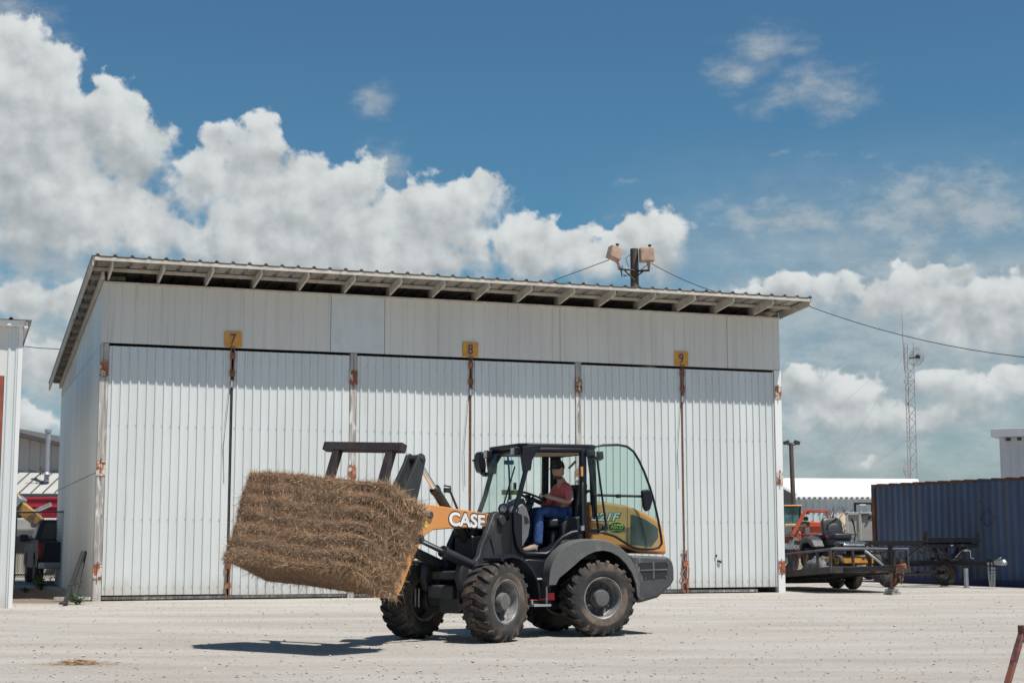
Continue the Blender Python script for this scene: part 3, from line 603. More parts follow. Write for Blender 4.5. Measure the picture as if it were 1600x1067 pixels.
# ---- fenders
OUT = [(-.15, .72), (-.165, .88), (-.21, 1.02), (-.30, 1.14), (-.42, 1.225), (-.56, 1.28), (-.72, 1.305), (-.90, 1.305), (-1.06, 1.275), (-1.22, 1.21), (-1.36, 1.10), (-1.46, .93), (-1.52, .72), (-1.51, .52)]
INN = [(-.25, .70), (-.30, .79), (-.40, .86), (-.52, .95), (-.62, 1.03), (-.72, 1.09), (-.84, 1.135), (-.96, 1.15), (-1.08, 1.13), (-1.20, 1.07), (-1.31, .97), (-1.40, .85), (-1.46, .70), (-1.48, .53)]
for s_ in (1, -1):
    def fend(m):
        n = len(OUT)
        def ring(o_, y): return [(x, y * s_, z) for x, z in o_]
        O2 = [(x * .985 - .012, z - .04) for x, z in OUT]; I2 = [(x * .985 - .012, z - .0) for x, z in INN]
        secs = [ring(OUT, .40), ring(OUT, .82), [(x, .86 * s_, z - .02) for x, z in OUT], [(x, .865 * s_, z) for x, z in INN], [(x, .83 * s_, z) for x, z in INN], [(x, .81 * s_, z - .045) for x, z in OUT], [(x, .40 * s_, z - .04) for x, z in OUT]]
        vs = [p for s2 in secs for p in s2]; K = len(secs)
        fs = [(a * n + i, a * n + i + 1, ((a + 1) % K) * n + i + 1, ((a + 1) % K) * n + i) for a in range(K) for i in range(n - 1)]
        fs += [tuple(a * n for a in range(K)), tuple(a * n + n - 1 for a in range(K - 1, -1, -1))]
        m.add(vs, fs)
    part('rear_fender', 'plastic', fend, bevel=0, smooth=42)
    def ff(m):
        arc = [(1.44, 1.06), (1.36, 1.09), (1.20, 1.105), (1.04, 1.08), (.88, 1.02), (.74, .92), (.64, .79), (.60, .64), (.585, .55)]
        n = len(arc); vs = [(x, y * s_, z) for y in (.58, .87) for x, z in arc] + [(x * .985 + .014, y * s_, z - .035) for y in (.58, .87) for x, z in arc]
        fs = [(i, i + 1, n + i + 1, n + i) for i in range(n - 1)] + [(2 * n + i, 3 * n + i, 3 * n + i + 1, 2 * n + i + 1) for i in range(n - 1)] + [(n + i, n + i + 1, 3 * n + i + 1, 3 * n + i) for i in range(n - 1)] + [(i, 2 * n + i, 2 * n + i + 1, i + 1) for i in range(n - 1)] + [(0, n, 3 * n, 2 * n), (n - 1, 3 * n - 1, 4 * n - 1, 2 * n - 1)]
        m.add(vs, fs)
        m.bar((.9, .35 * s_, .85), (.85, .6 * s_, .97), .05, .05)
    part('front_fender', 'black', ff, M=MF, bevel=0, smooth=42)
# ---- steps with red band
def step(m):
    m.tube([(.02, .64, .77), (-.20, .64, .77)], .016, 8)
    m.span((.03, .60, .415), (-.22, .78, .445)); m.tube([(-.19, .70, .43), (-.19, .70, .76), (-.19, .64, .77)], .014, 8); m.tube([(.02, .70, .43), (.02, .66, .60)], .014, 8)
stp = part('step', 'galv', step, smooth=40, bevel=0)
part('red_band', 'red_ink', lambda m: m.span((.03, .622, .49), (-.34, .632, .585)), parent=stp, bevel=0)
part('fuel_tank', 'black', lambda m: m.plate([(.20, .50), (.20, 1.0), (.05, 1.04), (-.2, 1.02), (-.26, .62), (-.2, .50)], .56, .635), bevel=.02)
part('warning_sticker', 'white_ink', lambda m: [m.span((.075, .6355, .855), (.145, .637, .945))], bevel=0)
part('warning_stripe', 'red_oxide', lambda m: [m.span((.08, .6372, .915), (.14, .638, .94))], bevel=0)
# ---- cab
SILL = [(.245, 1.66), (.235, 1.40), (.20, 1.22), (.15, 1.14), (.07, 1.105), (-.22, 1.10), (-.30, 1.14), (-.38, 1.24), (-.47, 1.32), (-.60, 1.38), (-.78, 1.41)]
def cab(m):
    up = [(-.04, 2.49), (.07, 2.20), (.155, 1.90), (.245, 1.66)]
    for s_ in (1, -1):
        m.tube([(x, (.585 + .02 * (2.5 - z)) * s_, z) for x, z in up], .036, 8)
        m.tube([(-.785, .62 * s_, 1.40), (-.79, .60 * s_, 2.50)], .055, 8); m.tube([(-1.0, .52 * s_, 1.6), (-.96, .55 * s_, 2.50)], .05, 8)
        m.tube([(x, .615 * s_, z) for x, z in SILL], .033, 8)
        m.tube([(.0, .575 * s_, 2.50), (-.80, .60 * s_, 2.51), (-.96, .55 * s_, 2.50)], .04, 8)
        m.plate([(.12, 2.54), (-.16, 2.56), (-.10, 2.49), (-.02, 2.36), (.0, 2.22), (.10, 2.20), (.13, 2.40)], .555 * s_, .625 * s_)
        low = SILL[1:8]; m.plate([(x, z) for x, z in low] + [(-.38, 1.02), (.28, 1.02), (.28, 1.66)], .40 * s_, .605 * s_)
    m.tube([(-.97, -.55, 2.50), (-.97, .55, 2.50)], .04, 8); m.tube([(.02, -.56, 2.50), (.02, .56, 2.50)], .04, 8)
    m.box((-.93, -.56, 2.05), (.15, .05, .92))
    m.span((-1.02, -.54, 1.4), (-.96, .54, 1.78))
    m.plate([(.31, 1.02), (.30, 1.60), (.22, 1.67), (.12, 1.62), (.12, 1.02)], -.60, .60)
    m.span((.1, -.6, 1.02), (-1.0, .6, 1.09)); m.span((.25, -.615, 1.05), (-.95, -.585, 1.63))
frame = part('cab_frame', 'black', cab, bevel=.004, smooth=40)
def roof(m): m.slab([(.14, -.50), (.14, .50), (.04, .60), (-.90, .62), (-1.02, .56), (-1.02, -.56), (-.90, -.62), (.04, -.60)], 2.525, 2.59)
rf = part('cab_roof', 'black', roof, bevel=.025, seg=3)
part('headliner', 'liner', lambda m: m.slab([(.0, -.5), (.0, .5), (-.92, .53), (-.92, -.53)], 2.475, 2.52), bevel=0, parent=rf)
def quadglass(name, pts, parent=None, t=.006):
    a, b, c, d = [Vector(p) for p in pts]; n = (b - a).cross(d - a).normalized() * t; m = MB(); v = [a, b, c, d]; v += [p + n for p in v]
    m.add(v, [(0, 1, 2, 3), (7, 6, 5, 4), (0, 4, 5, 1), (1, 5, 6, 2), (2, 6, 7, 3), (3, 7, 4, 0)]); return m.build(name, 'glass', parent or LD)
ws = quadglass('windshield', [(.245, .57, 1.66), (.29, -.57, 1.66), (.08, -.55, 2.49), (.02, .55, 2.49)])
quadglass('side_window', [(.22, -.60, 1.66), (-.86, -.60, 1.6), (-.86, -.59, 2.48), (-.03, -.58, 2.48)])
quadglass('rear_window', [(-.995, -.50, 1.78), (-.995, .50, 1.78), (-.965, .52, 2.46), (-.965, -.52, 2.46)])
part('wiper', 'black_ink', lambda m: [m.tube([(.31, .43, 1.60), (.20, .37, 1.92), (.20, .33, 1.96)], .012, 6), m.bar((.275, .30, 1.72), (.13, .38, 2.28), .015, .02)], parent=ws, bevel=0)
# window stickers
part('sticker', 'yellow_ink', lambda m: [m.span((-.43, -.594, 1.925), (-.10, -.596, 1.995))], bevel=0)
part('sticker', 'silver', lambda m: [m.span((-.28, -.592, 2.0), (-.33, -.594, 2.10))], bevel=0)
# interior
seat = part('seat', 'seat', lambda m: [m.box((-.70, 0, 1.52), (.50, .50, .13)), m.box((-.93, 0, 1.80), (.11, .46, .52), Matrix.Rotation(R(-8), 3, 'Y')), m.box((-.67, 0, 1.25), (.34, .40, .36))], bevel=.04, seg=3)
part('armrest', 'charcoal', lambda m: [m.plate([(-.58, 1.12), (-.58, 1.50), (-.62, 1.56), (-.86, 1.62), (-.92, 1.60), (-.92, 1.12)], .27, .40)], bevel=.02)
part('armrest', 'charcoal', lambda m: [m.plate([(-.66, 1.12), (-.66, 1.55), (-.92, 1.60), (-.92, 1.12)], -.42, -.28)], bevel=.02)
part('console', 'silver', lambda m: m.plate([(.17, 1.14), (.20, 1.68), (.02, 1.78), (-.04, 1.72), (-.085, 1.60), (-.095, 1.48), (-.07, 1.34), (.0, 1.22), (.06, 1.14)], .34, .39), bevel=.015)
part('console_panel', 'black_ink', lambda m: m.plate([(-.01, 1.50), (.0, 1.62), (-.05, 1.60), (-.078, 1.52)], .388, .394), bevel=.003)
def steer(m):
    c = Vector((-.30, 0, 1.875)); ax = Vector((-.42, 0, 1)).normalized(); u = ax.orthogonal().normalized(); w = ax.cross(u)
    ring = [c + (u * math.cos(t) + w * math.sin(t)) * .185 for t in [k * 2 * math.pi / 28 for k in range(28)]]
    m.tube(ring, .016, 8, closed=True)
    for t in (0.5, 2.6, 4.7): m.tube([c - ax * .03, c + (u * math.cos(t) + w * math.sin(t)) * .18], .013, 6)
    m.lathe([(.05, -.05), (.05, .01)], c - ax * .02, ax, 12)
sw = part('steering_wheel', 'black_ink', steer, bevel=0, smooth=40)
part('steering_column', 'seat', lambda m: [m.tube([(-.29, 0, 1.84), (-.12, 0, 1.5), (-.02, 0, 1.1)], [.05, .075, .09], 10), m.box((-.04, 0, 1.74), (.22, .30, .16), Matrix.Rotation(R(25), 3, 'Y')), m.tube([(-.2, .1, 1.78), (-.22, .22, 1.80)], .012, 6)], bevel=0, smooth=40)
part('control_lever', 'black_ink', lambda m: [m.tube([(-.45, -.40, 1.5), (-.43, -.40, 1.85)], .012, 6), m.box((-.42, -.40, 1.88), (.06, .06, .09)), m.tube([(-.18, -.56, 2.46), (-.18, -.52, 2.30), (-.2, -.52, 1.85)], .014, 6), m.box((-.18, -.52, 2.38), (.13, .05, .06))], bevel=0, smooth=40)
part('grab_handle', 'black_ink', lambda m: [m.tube([(-.74, .66, 1.44), (-.735, .70, 1.52), (-.735, .70, 1.98), (-.76, .66, 2.06)], .017, 8), m.tube([(-.70, .57, 2.36), (-.60, .55, 2.26)], .016, 6)], bevel=0, smooth=40)
part('reflector', 'orange', lambda m: m.span((-.735, .625, 2.15), (-.765, .665, 2.28)), bevel=.003)
part('door_stop', 'galv', lambda m: [m.box((-.74, .67, 1.45), (.05, .05, .07))], bevel=.005)
# work lamps, head lamps, mirrors
for (x, y) in ((.12, -.42), (.10, .47)):
    wl = part('work_lamp', 'black', lambda m: [m.box((x + .06, y, 2.48), (.09, .13, .11)), m.tube([(x, y, 2.54), (x + .05, y, 2.52)], .018, 6)], bevel=.012)
    part('lens', 'lens', lambda m: m.box((x + .107, y, 2.48), (.008, .11, .09)), parent=wl, bevel=.002)
HLAMP = [((.38, .56, 1.70), (.80, .60, .05)), ((.25, .60, 1.695), (.55, .83, .05))]
for c, ax in HLAMP:
    a = Vector(ax).normalized(); c = Vector(c)
    hl = part('headlight', 'black', lambda m: m.lathe([(.02, -.09), (.055, -.07), (.070, -.01), (.072, .018), (.062, .020), (.060, .004)], c, a, 20), bevel=0, smooth=40)
    part('lens', 'lens', lambda m: m.lathe([(.061, .004), (.05, .009), (.03, .012), (.004, .014)], c, a, 20), parent=hl, bevel=0, smooth=60)
    part('bracket', 'black', lambda m: m.tube([c - a * .05, c - a * .06 + Vector((0, -.02, -.09)), (c.x - .08, .50, 1.55)], .016, 6), parent=hl, bevel=0)
mr = part('mirror', 'black', lambda m: [m.plate([(-.02, 2.24), (.05, 2.26), (.09, 2.40), (.07, 2.52), (.03, 2.56), (.0, 2.52), (-.03, 2.36)], -.93, -.71)], bevel=.02, M=Matrix.Translation((.10, -.03, -.01)))
part('mirror_arm', 'black', lambda m: [m.tube([(.10, -.59, 2.20), (.16, -.72, 2.22), (.13, -.80, 2.30)], .018, 6), m.tube([(.14, -.86, 2.42), (.20, -.95, 2.42)], .015, 6), m.box((.12, -.62, 2.21), (.10, .08, .06))], parent=mr, bevel=0)
# ---- open door, folded back along the hood
DOOR = [(-.815, 2.53), (-1.06, 2.58), (-1.28, 2.59), (-1.42, 2.57), (-1.52, 2.50), (-1.60, 2.38), (-1.68, 2.22), (-1.76, 2.02), (-1.83, 1.80), (-1.885, 1.56), (-1.925, 1.34), (-1.935, 1.24), (-1.89, 1.185), (-1.80, 1.165), (-1.62, 1.165), (-1.50, 1.185), (-1.38, 1.25), (-1.22, 1.34), (-1.10, 1.375), (-.985, 1.39)]
YD = lambda x: .68 + (-.815 - x) * .055
door = part('door', 'black', lambda m: m.tube([(x, YD(x), z) for x, z in DOOR], .017, 8, closed=True), bevel=0, smooth=60)
def dglass(m):
    n = len(DOOR); cx_ = sum(p[0] for p in DOOR) / n; cz = sum(p[1] for p in DOOR) / n
    v = [(x, YD(x) - .003, z) for x, z in DOOR] + [(x, YD(x) + .003, z) for x, z in DOOR]
    m.add(v, [tuple(range(n)), tuple(range(2 * n - 1, n - 1, -1))] + [(i, n + i, n + (i + 1) % n, (i + 1) % n) for i in range(n)])
part('door_glass', 'door_glass', dglass, parent=door, bevel=0)
part('door_hinge_bar', 'black', lambda m: [m.tube([(-.90, .74, 2.42), (-.93, .76, 2.38), (-1.06, .77, 1.45), (-1.03, .74, 1.42)], .015, 6), m.tube([(-.80, .64, 1.95), (-.86, .70, 1.95)], .02, 6), m.tube([(-.80, .64, 2.44), (-.90, .74, 2.42)], .018, 6), m.lathe([(.035, -.02), (.035, .02)], (-1.04, .76, 1.45), (0, 1, 0), 12), m.tube([(-.80, .63, 1.42), (-1.03, .75, 1.43)], .016, 6)], parent=door, bevel=0, smooth=40)
part('door_handle', 'black', lambda m: [m.tube([(-.90, .72, 1.895), (-1.62, .76, 1.885)], .017, 8), m.box((-1.26, .75, 1.885), (.05, .05, .05))], parent=door, bevel=0, smooth=40)
part('door_mirror', 'black', lambda m: m.plate([(-1.585, 1.96), (-1.66, 1.985), (-1.735, 1.95), (-1.75, 1.82), (-1.71, 1.70), (-1.65, 1.675), (-1.61, 1.74)], .77, .84), parent=door, bevel=.02, seg=3)
part('inner_lamp', 'black', lambda m: m.plate([(-1.02, 2.50), (-1.10, 2.50), (-1.11, 2.40), (-1.06, 2.37), (-1.02, 2.40)], .55, .62), bevel=.01)
# things seen through the door glass behind the cab: rear mirror and filter
part('rear_mirror', 'black', lambda m: [m.plate([(-1.20, 1.93), (-1.36, 2.03), (-1.40, 2.12), (-1.42, 2.08), (-1.40, 1.90), (-1.22, 1.89)], -.62, -.50), m.tube([(-1.3, -.55, 1.9), (-1.3, -.55, 1.7)], .05, 8)], bevel=.01)
# ---- front half
def ffr(m):
    for y in (-.30, .22): m.plate([(.18, .45), (.18, .82), (.55, .90), (.62, 1.08), (.66, 1.30), (.62, 1.52), (.66, 1.63), (.74, 1.67), (.83, 1.62), (.95, 1.42), (1.08, 1.24), (1.14, 1.08), (1.34, .93), (1.34, .55), (1.1, .42)], y, y + .08)
    m.box((.62, 0, .68), (.9, .50, .46)); m.box((.22, 0, .78), (.3, .22, .62))
    m.tube([(.70, -.34, 1.55), (.70, .36, 1.55)], .07, 14)
    m.tube([(1.29, -.48, .511), (1.29, .48, .511)], .11, 14); m.box((1.29, .05, .52), (.34, .34, .34)); m.lathe([(.16, .34), (.16, .40), (.13, .46)], (1.29, 0, .511), (0, 1, 0), 20); m.lathe([(.16, -.34), (.16, -.40), (.13, -.46)], (1.29, 0, .511), (0, 1, 0), 20)
part('front_frame', 'charcoal', ffr, M=MF, bevel=.012)
def nose(m):
    for y in (-.38, .20): m.plate([(1.15, .62), (1.15, .93), (1.32, 1.02), (1.44, 1.03), (1.52, .96), (1.55, .78), (1.50, .64), (1.36, .58)], y, y + .10)
    m.box((1.32, -.04, .83), (.24, .50, .12)); m.box((1.44, -.04, .62), (.20, .42, .18))
part('front_nose', 'charcoal', nose, M=MF, bevel=.025, seg=3)
part('hitch_gauge', 'galv', lambda m: [m.tube([(1.50, -.42, .42), (1.50, -.42, .66)], .012, 6), m.tube([(1.50, -.48, .42), (1.50, -.48, .66)], .012, 6), m.box((1.36, .31, .86), (.05, .02, .10))], M=MF, bevel=0)
# boom
ARM = [(.70, 1.465), (.66, 1.53), (.68, 1.60), (.76, 1.635), (1.40, 1.685), (2.00, 1.735), (2.10, 1.735), (2.24, 1.66), (2.42, 1.42), (2.60, 1.10), (2.80, .74), (2.80, .62), (2.68, .58), (2.58, .68), (2.38, 1.02), (2.20, 1.28), (2.10, 1.36), (1.96, 1.415), (1.60, 1.435)]
arm = part('boom_arm', 'orange', lambda m: m.plate(ARM, -.17, .19), M=MF, bevel=.012)
TF = lambda x, y, z: MF @ TR(x, y, z) @ Matrix.Rotation(R(-2.6), 4, 'Z')
text_mesh('lettering', 'CASE', .215, 'black_ink', TF(1.265, .1915, 1.545), arm, w=.80, fat=.075, depth=.0012)
text_mesh('lettering', 'CASE', .180, 'white_ink', TF(1.265, .1945, 1.545), arm, w=.765, fat=.035, depth=.0012)
def ysign(m): m.box((2.16, .193, 1.50), (.10, .004, .145), Matrix.Rotation(R(25), 3, 'Y'))
part('warning_sticker', 'yellow_ink', ysign, M=MF, parent=arm, bevel=0)
def ys2(m):
    for dz in (.035, .0, -.04): m.box((2.16 - dz * .45, .1965, 1.50 + dz), (.05, .002, .022), Matrix.Rotation(R(25), 3, 'Y'))
part('warning_mark', 'black_ink', ys2, M=MF, parent=arm, bevel=0)
part('pivot_pin', 'charcoal', lambda m: [m.lathe([(.11, .19), (.11, .225), (.085, .24), (.045, .245)], (.73, 0, 1.55), (0, 1, 0), 24), m.lathe([(.05, -.2), (.05, .22)], (2.05, 0, 1.60), (0, 1, 0), 16)], M=MF, bevel=.004, smooth=40)
# bell crank lever
def bell(m):
    L = [(2.03, 2.30), (2.05, 2.36), (2.11, 2.385), (2.17, 2.36), (2.22, 2.26), (2.50, 1.86), (2.52, 1.58), (2.36, 1.50), (2.26, 1.58), (2.17, 1.86), (2.06, 2.20)]
    m.plate(L, .07, .115); m.plate(L, -.115, -.07); m.tube([(2.10, -.13, 2.315), (2.10, .13, 2.315)], .035, 12); m.tube([(2.30, -.14, 1.66), (2.30, .14, 1.66)], .05, 12); m.box((2.33, 0, 1.85), (.10, .15, .3), Matrix.Rotation(R(-30), 3, 'Y'))
part('bell_crank', 'charcoal', bell, M=MF, bevel=.008)
def cyl(a, b, r, rr, k, name='cylinder'):
    a, b = Vector(a), Vector(b); d = (b - a).normalized(); e = a.lerp(b, k)
    c_ = part(name, 'charcoal', lambda m: [m.tube([a, a + d * .02, e], [r * .8, r, r], 16), m.tube([e - d * .05, e], r * 1.16, 16), m.tube([a + d * .1, a + d * .14], r * 1.16, 16), m.lathe([(r * .9, -.05), (r * .9, .05)], a, (0, 1, 0), 12)], M=MF, bevel=0, smooth=40)
    part('rod', 'chrome', lambda m: m.tube([e, b], rr, 14), M=MF, parent=c_, bevel=0, smooth=40)
    part('rod_eye', 'charcoal', lambda m: m.lathe([(r * .95, -.05), (r * .95, .05)], b, (0, 1, 0), 14), M=MF, parent=c_, bevel=0, smooth=40)
    return c_
tc_ = cyl((.86, 0, 1.10), (2.08, 0, 2.31), .062, .036, .70, 'tilt_cylinder')
part('hose', 'black_ink', lambda m: [m.tube([(1.60, .07, 1.93), (1.50, .10, 1.90), (1.35, .10, 1.68), (1.10, .08, 1.38), (.9, .1, 1.15)], .016, 6), m.box((1.52, .06, 1.93), (.10, .05, .06)), m.tube([(1.55, .03, 1.99), (1.46, .06, 1.98), (1.45, .05, 1.90)], .012, 6)], M=MF, bevel=0, smooth=50, parent=tc_)
for y in (.26, -.24):
    cyl((1.12, y, .92), (2.36, y, 1.30), .066, .034, .60, 'lift_cylinder')
part('lift_pin', 'charcoal', lambda m: m.tube([(2.36, -.32, 1.30), (2.36, .34, 1.30)], .035, 10), M=MF, bevel=0, smooth=40)
def hoses(m):
    for k in range(5):
        y = -.16 + .07 * k
        m.tube([(.95, y, 1.50), (1.05, y, 1.36 - .03 * k), (.98, y + .02, 1.15), (.8, y, 1.0)], .017, 6)
    m.tube([(1.12, .31, 1.0), (1.02, .33, 1.22), (.92, .31, 1.34), (.82, .30, 1.10)], .015, 6)
part('hose', 'black_ink', hoses, M=MF, bevel=0, smooth=50)
part('boom_block', 'black', lambda m: [m.box((.98, .0, 1.40), (.26, .30, .12)), m.box((.99, .0, 1.18), (.2, .3, .3)), m.box((.93, .205, 1.42), (.05, .02, .11))], M=MF, bevel=.01)
# bale frame on the coupler
MQ = MF @ Matrix.Translation((3.40, -.12, 1.24)) @ Matrix.Rotation(-.045, 4, 'X') @ Matrix.Rotation(R(-19.5), 4, 'Y')
def coupler(m):
    m.box((-.12, .10, -.05), (.10, .8, .60)); m.box((-.35, .2, -.15), (.45, .34, .16)); m.box((-.40, .2, .15), (.6, .30, .12), Matrix.Rotation(R(-15), 3, 'Y'))
    m.bar((-.9, .12, .45), (-.1, .12, -.05), .16, .10)
part('coupler', 'charcoal', coupler, M=MQ, bevel=.01)
def bframe(m):
    m.box((-.05, -.08, 1.275), (.10, 1.29, .105))
    for y in (-.50, .38): m.box((-.05, y, .41), (.09, .10, 1.62))
    m.box((-.05, 0, -.36), (.12, 1.4, .12)); m.box((-.05, 0, .35), (.10, 1.0, .10))
    for y in (-.42, .42): m.tube([(-.04, y, -.25), (.75, y, -.25)], [.03, .008], 10)
part('bale_frame', 'purple_brown', bframe, M=MQ, bevel=.006)

# ------------------------------------------------------------------ hay bale
def make_bale():
    DX, DY, DZ = .435, 1.055, .565
    def shape(p):                                # push a point of the unit box out to the lumpy bale surface
        x, y, z = p
        q = Vector((x * DX, y * DY, z * DZ))
        # round the edges a little
        for i, j, r in ((0, 1, .10), (0, 2, .06), (1, 2, .07)):
            D = (DX, DY, DZ); a, b = abs(q[i]) - (D[i] - r), abs(q[j]) - (D[j] - r)
            if a > 0 and b > 0:
                l = math.hypot(a, b)
                if l > r: q[i] = math.copysign(D[i] - r + a * r / l, q[i]); q[j] = math.copysign(D[j] - r + b * r / l, q[j])
        fl = z * 3.35 + .5 + .16 * math.sin(y * 4 + x * 2)
        groove = abs(math.sin(math.pi * fl)); nz = mnoise.noise(Vector((q.x * 3.5, q.y * 3.5, q.z * 3.5))); n2 = mnoise.noise(Vector((q.x * 11, q.y * 11, q.z * 11)))
        end = max(0, (-y - .55) / .45)
        amp = .013 + .075 * end
        k = amp * (groove - .65) + .030 * nz + .012 * n2
        q += Vector((x if abs(x) > .97 else 0, y if abs(y) > .97 else 0, .35 * z if abs(z) > .97 else 0)) * k
        q.y -= .085 * end * z; q.z += .02 * math.sin(y * 2.2) - .035 * max(0, -y) ** 2 * (1 if z > 0 else .3)
        return q, groove
    mb = MB(); N = 40
    for ax in range(3):
        for sg in (-1, 1):
            vs = []
            for i in range(N + 1):
                for j in range(N + 1):
                    p = [0, 0, 0]; p[ax] = sg; p[(ax + 1) % 3] = i / N * 2 - 1; p[(ax + 2) % 3] = j / N * 2 - 1
                    vs.append(shape(p)[0])
            mb.add(vs, [(i * (N + 1) + j, i * (N + 1) + j + 1, (i + 1) * (N + 1) + j + 1, (i + 1) * (N + 1) + j) for i in range(N) for j in range(N)], 2)
    faces = [(0, 1, 42000), (1, -1, 20000), (2, -1, 13000), (2, 1, 5000), (0, -1, 3500), (1, 1, 4000)]
    for ax, sg, cnt in faces:
        nrm = Vector((0, 0, 0)); nrm[ax] = sg
        for _ in range(cnt):
            p = [random.uniform(-1, 1) for _ in range(3)]; p[ax] = sg
            q, gr = shape(p)
            d = Vector((random.gauss(0, 1), random.gauss(0, 1.0), random.gauss(0, 1)))
            d -= nrm * d.dot(nrm); d = d.normalized() + nrm * abs(random.gauss(.12, .2))
            edge = max(abs(p[(ax + 1) % 3]), abs(p[(ax + 2) % 3]))
            L = random.uniform(.025, .085) * (1.5 if ax == 1 else 1)
            if random.random() < .02: L *= 2.6
            pn = max(-.5, min(.7, 2.2 * mnoise.noise(Vector((q.x * 2 + 5, q.y * 2.2, q.z * 5))) + (gr - .65) * .4))
            straw(mb, q - nrm * .012, d, L, random.uniform(.0010, .0021), random.uniform(-.4, .4), random.choices((0, 1, 2, 3), (5, 4 + 6 * pn, 4 - 5 * pn if pn < .7 else .5, 1.6 + 3 * max(0, pn)) if ax != 1 else (4, 5, 2, 3.5))[0])
    for _ in range(110):                         # loose wisps under the lower edge
        y = random.uniform(-1, 1); q, _g = shape((random.uniform(-1, 1), y, -1)); d = Vector((random.gauss(0, .5), random.gauss(0, .8), -1))
        straw(mb, q, d, random.uniform(.05, .2), .0016, random.uniform(-.8, .8), random.choice((0, 2)))
    o = mb.build('hay_bale', STRAWS, recalc=False)
    yaw, pit, rol = R(57), .34, .06
    h = Vector((-math.cos(yaw), -math.sin(yaw), 0)); r_ = Vector((-math.sin(yaw), math.cos(yaw), 0)); z = Vector((0, 0, 1))
    f = h * math.cos(pit) + z * math.sin(pit); u = -h * math.sin(pit) + z * math.cos(pit)
    r2 = r_ * math.cos(rol) + u * math.sin(rol); u2 = -r_ * math.sin(rol) + u * math.cos(rol)
    M = Matrix((f, r2, u2)).transposed().to_4x4()
    if M.determinant() < 0:
        M = Matrix((f, r2, u2)).transposed().to_4x4()
    o.data.transform(M); o.location = (-2.245, 18.45, 1.375)
    tag(o, 'big rectangular brown hay bale speared on the front of the wheel loader', 'hay bale')
    tw = MB()
    MT['twine'] = mat('blue grey baling twine', (0.12, 0.15, 0.16), 0.8)
    for z_ in (-.62, -.32, .0, .30, .60):
        pth = []
        for k in range(31):
            y = -1 + k / 15; q, _g = shape((1, y, z_)); pth.append(q + Vector((.006 + .012 * math.sin(k * 1.7 + z_ * 9), 0, .006 * math.sin(k * .9))))
        tw.tube([M @ p for p in pth], .0022, 5)
    tw.build('twine', 'twine', o)
make_bale()

# ------------------------------------------------------------------ driver
def skin(name, pts, edges, mt, parent, sub=2, root=0, extra=None):
    me = bpy.data.meshes.new(name); me.from_pydata([p[:3] for p in pts], edges, []); o = bpy.data.objects.new(name, me); COL.objects.link(o)
    md = o.modifiers.new('s', 'SKIN'); md.use_smooth_shade = True; md.branch_smoothing = .3
    for i, p in enumerate(pts):
        r_ = p[3] if isinstance(p[3], tuple) else (p[3], p[3]); me.skin_vertices[0].data[i].radius = r_; me.skin_vertices[0].data[i].use_root = (i == root)
    sb = o.modifiers.new('u', 'SUBSURF'); sb.levels = sb.render_levels = sub
    bpy.context.view_layer.update(); m2 = bpy.data.meshes.new_from_object(o.evaluated_get(bpy.context.evaluated_depsgraph_get())); bpy.data.objects.remove(o)
    if extra: extra(m2)
    m2.name = name; m2.materials.clear(); m2.materials.append(MT[mt]); m2.polygons.foreach_set('use_smooth', [True] * len(m2.polygons))
    q = bpy.data.objects.new(name, m2); COL.objects.link(q); q.parent = parent; return q
SEATZ = Vector((-.78, 0.02, 1.585))
DRV = thing('person', 'driver seated in the loader cab in coral shirt, blue jeans and dark cap', 'person', LOC + Matrix.Rotation(LRZ, 3, 'Z') @ SEATZ, LRZ)
def rel(p): return tuple(Vector(p[:3]) - SEATZ) + tuple(p[3:])
HC = Vector((-.69, .03, 2.245)); HYAW = R(38)                  # head centre, turned towards the camera
hip = (-.77, .02, 1.64, (.13, .10)); waist = (-.775, .02, 1.80, (.125, .095)); chest = (-.775, .02, 1.97, (.145, .10)); nk = (-.755, .02, 2.09, .058); hb = (-.715, .03, 2.17, .060)
Ls, Le, Lw, Lh = (-.76, .205, 2.015, .062), (-.745, .285, 1.795, .045), (-.50, .165, 1.875, .033), (-.43, .125, 1.905, .034)
Rs, Re, Rw, Rh = (-.76, -.165, 2.015, .062), (-.66, -.235, 1.77, .045), (-.44, -.16, 1.83, .033), (-.37, -.13, 1.86, .034)
Lk, La, Lf, Lt = (-.345, .125, 1.685, .066), (-.315, .15, 1.27, .046), (-.26, .155, 1.175, .045), (-.13, .16, 1.165, .036)
Rk, Ra, Rf, Rt = (-.36, -.105, 1.685, .066), (-.25, -.13, 1.27, .046), (-.2, -.135, 1.175, .045), (-.07, -.14, 1.165, .036)
Lhp, Rhp = (-.70, .12, 1.645, .088), (-.70, -.08, 1.645, .088)
B = [hip, waist, chest, nk, hb, Ls, Le, Lw, Lh, Rs, Re, Rw, Rh, Lhp, Lk, La, Lf, Lt, Rhp, Rk, Ra, Rf, Rt]
E_ = [(0, 1), (1, 2), (2, 3), (3, 4), (2, 5), (5, 6), (6, 7), (7, 8), (2, 9), (9, 10), (10, 11), (11, 12), (0, 13), (13, 14), (14, 15), (15, 16), (16, 17), (0, 18), (18, 19), (19, 20), (20, 21), (21, 22)]
def fingers(h, w, sg):
    hv, wv = Vector(h[:3]), Vector(w[:3]); d = (hv - wv).normalized(); side = d.cross(Vector((0, 0, 1))).normalized(); out = []
    for k, (off, L) in enumerate(((.026, .060), (.009, .070), (-.009, .066), (-.026, .052))):
        a = hv + side * off + d * .025; b = a + d * L * .55 + Vector((0, 0, -.006)); c = b + d * L * .15 + Vector((0, 0, -L * .5)); out.append([a, b, c, c - d * L * .25 + Vector((0, 0, -.01))])
    a = hv + side * sg * .028 - d * .02; out.append([a, a + side * sg * .02 + d * .03 + Vector((0, 0, -.015)), a + side * sg * .012 + d * .055 + Vector((0, 0, -.035))])
    return out
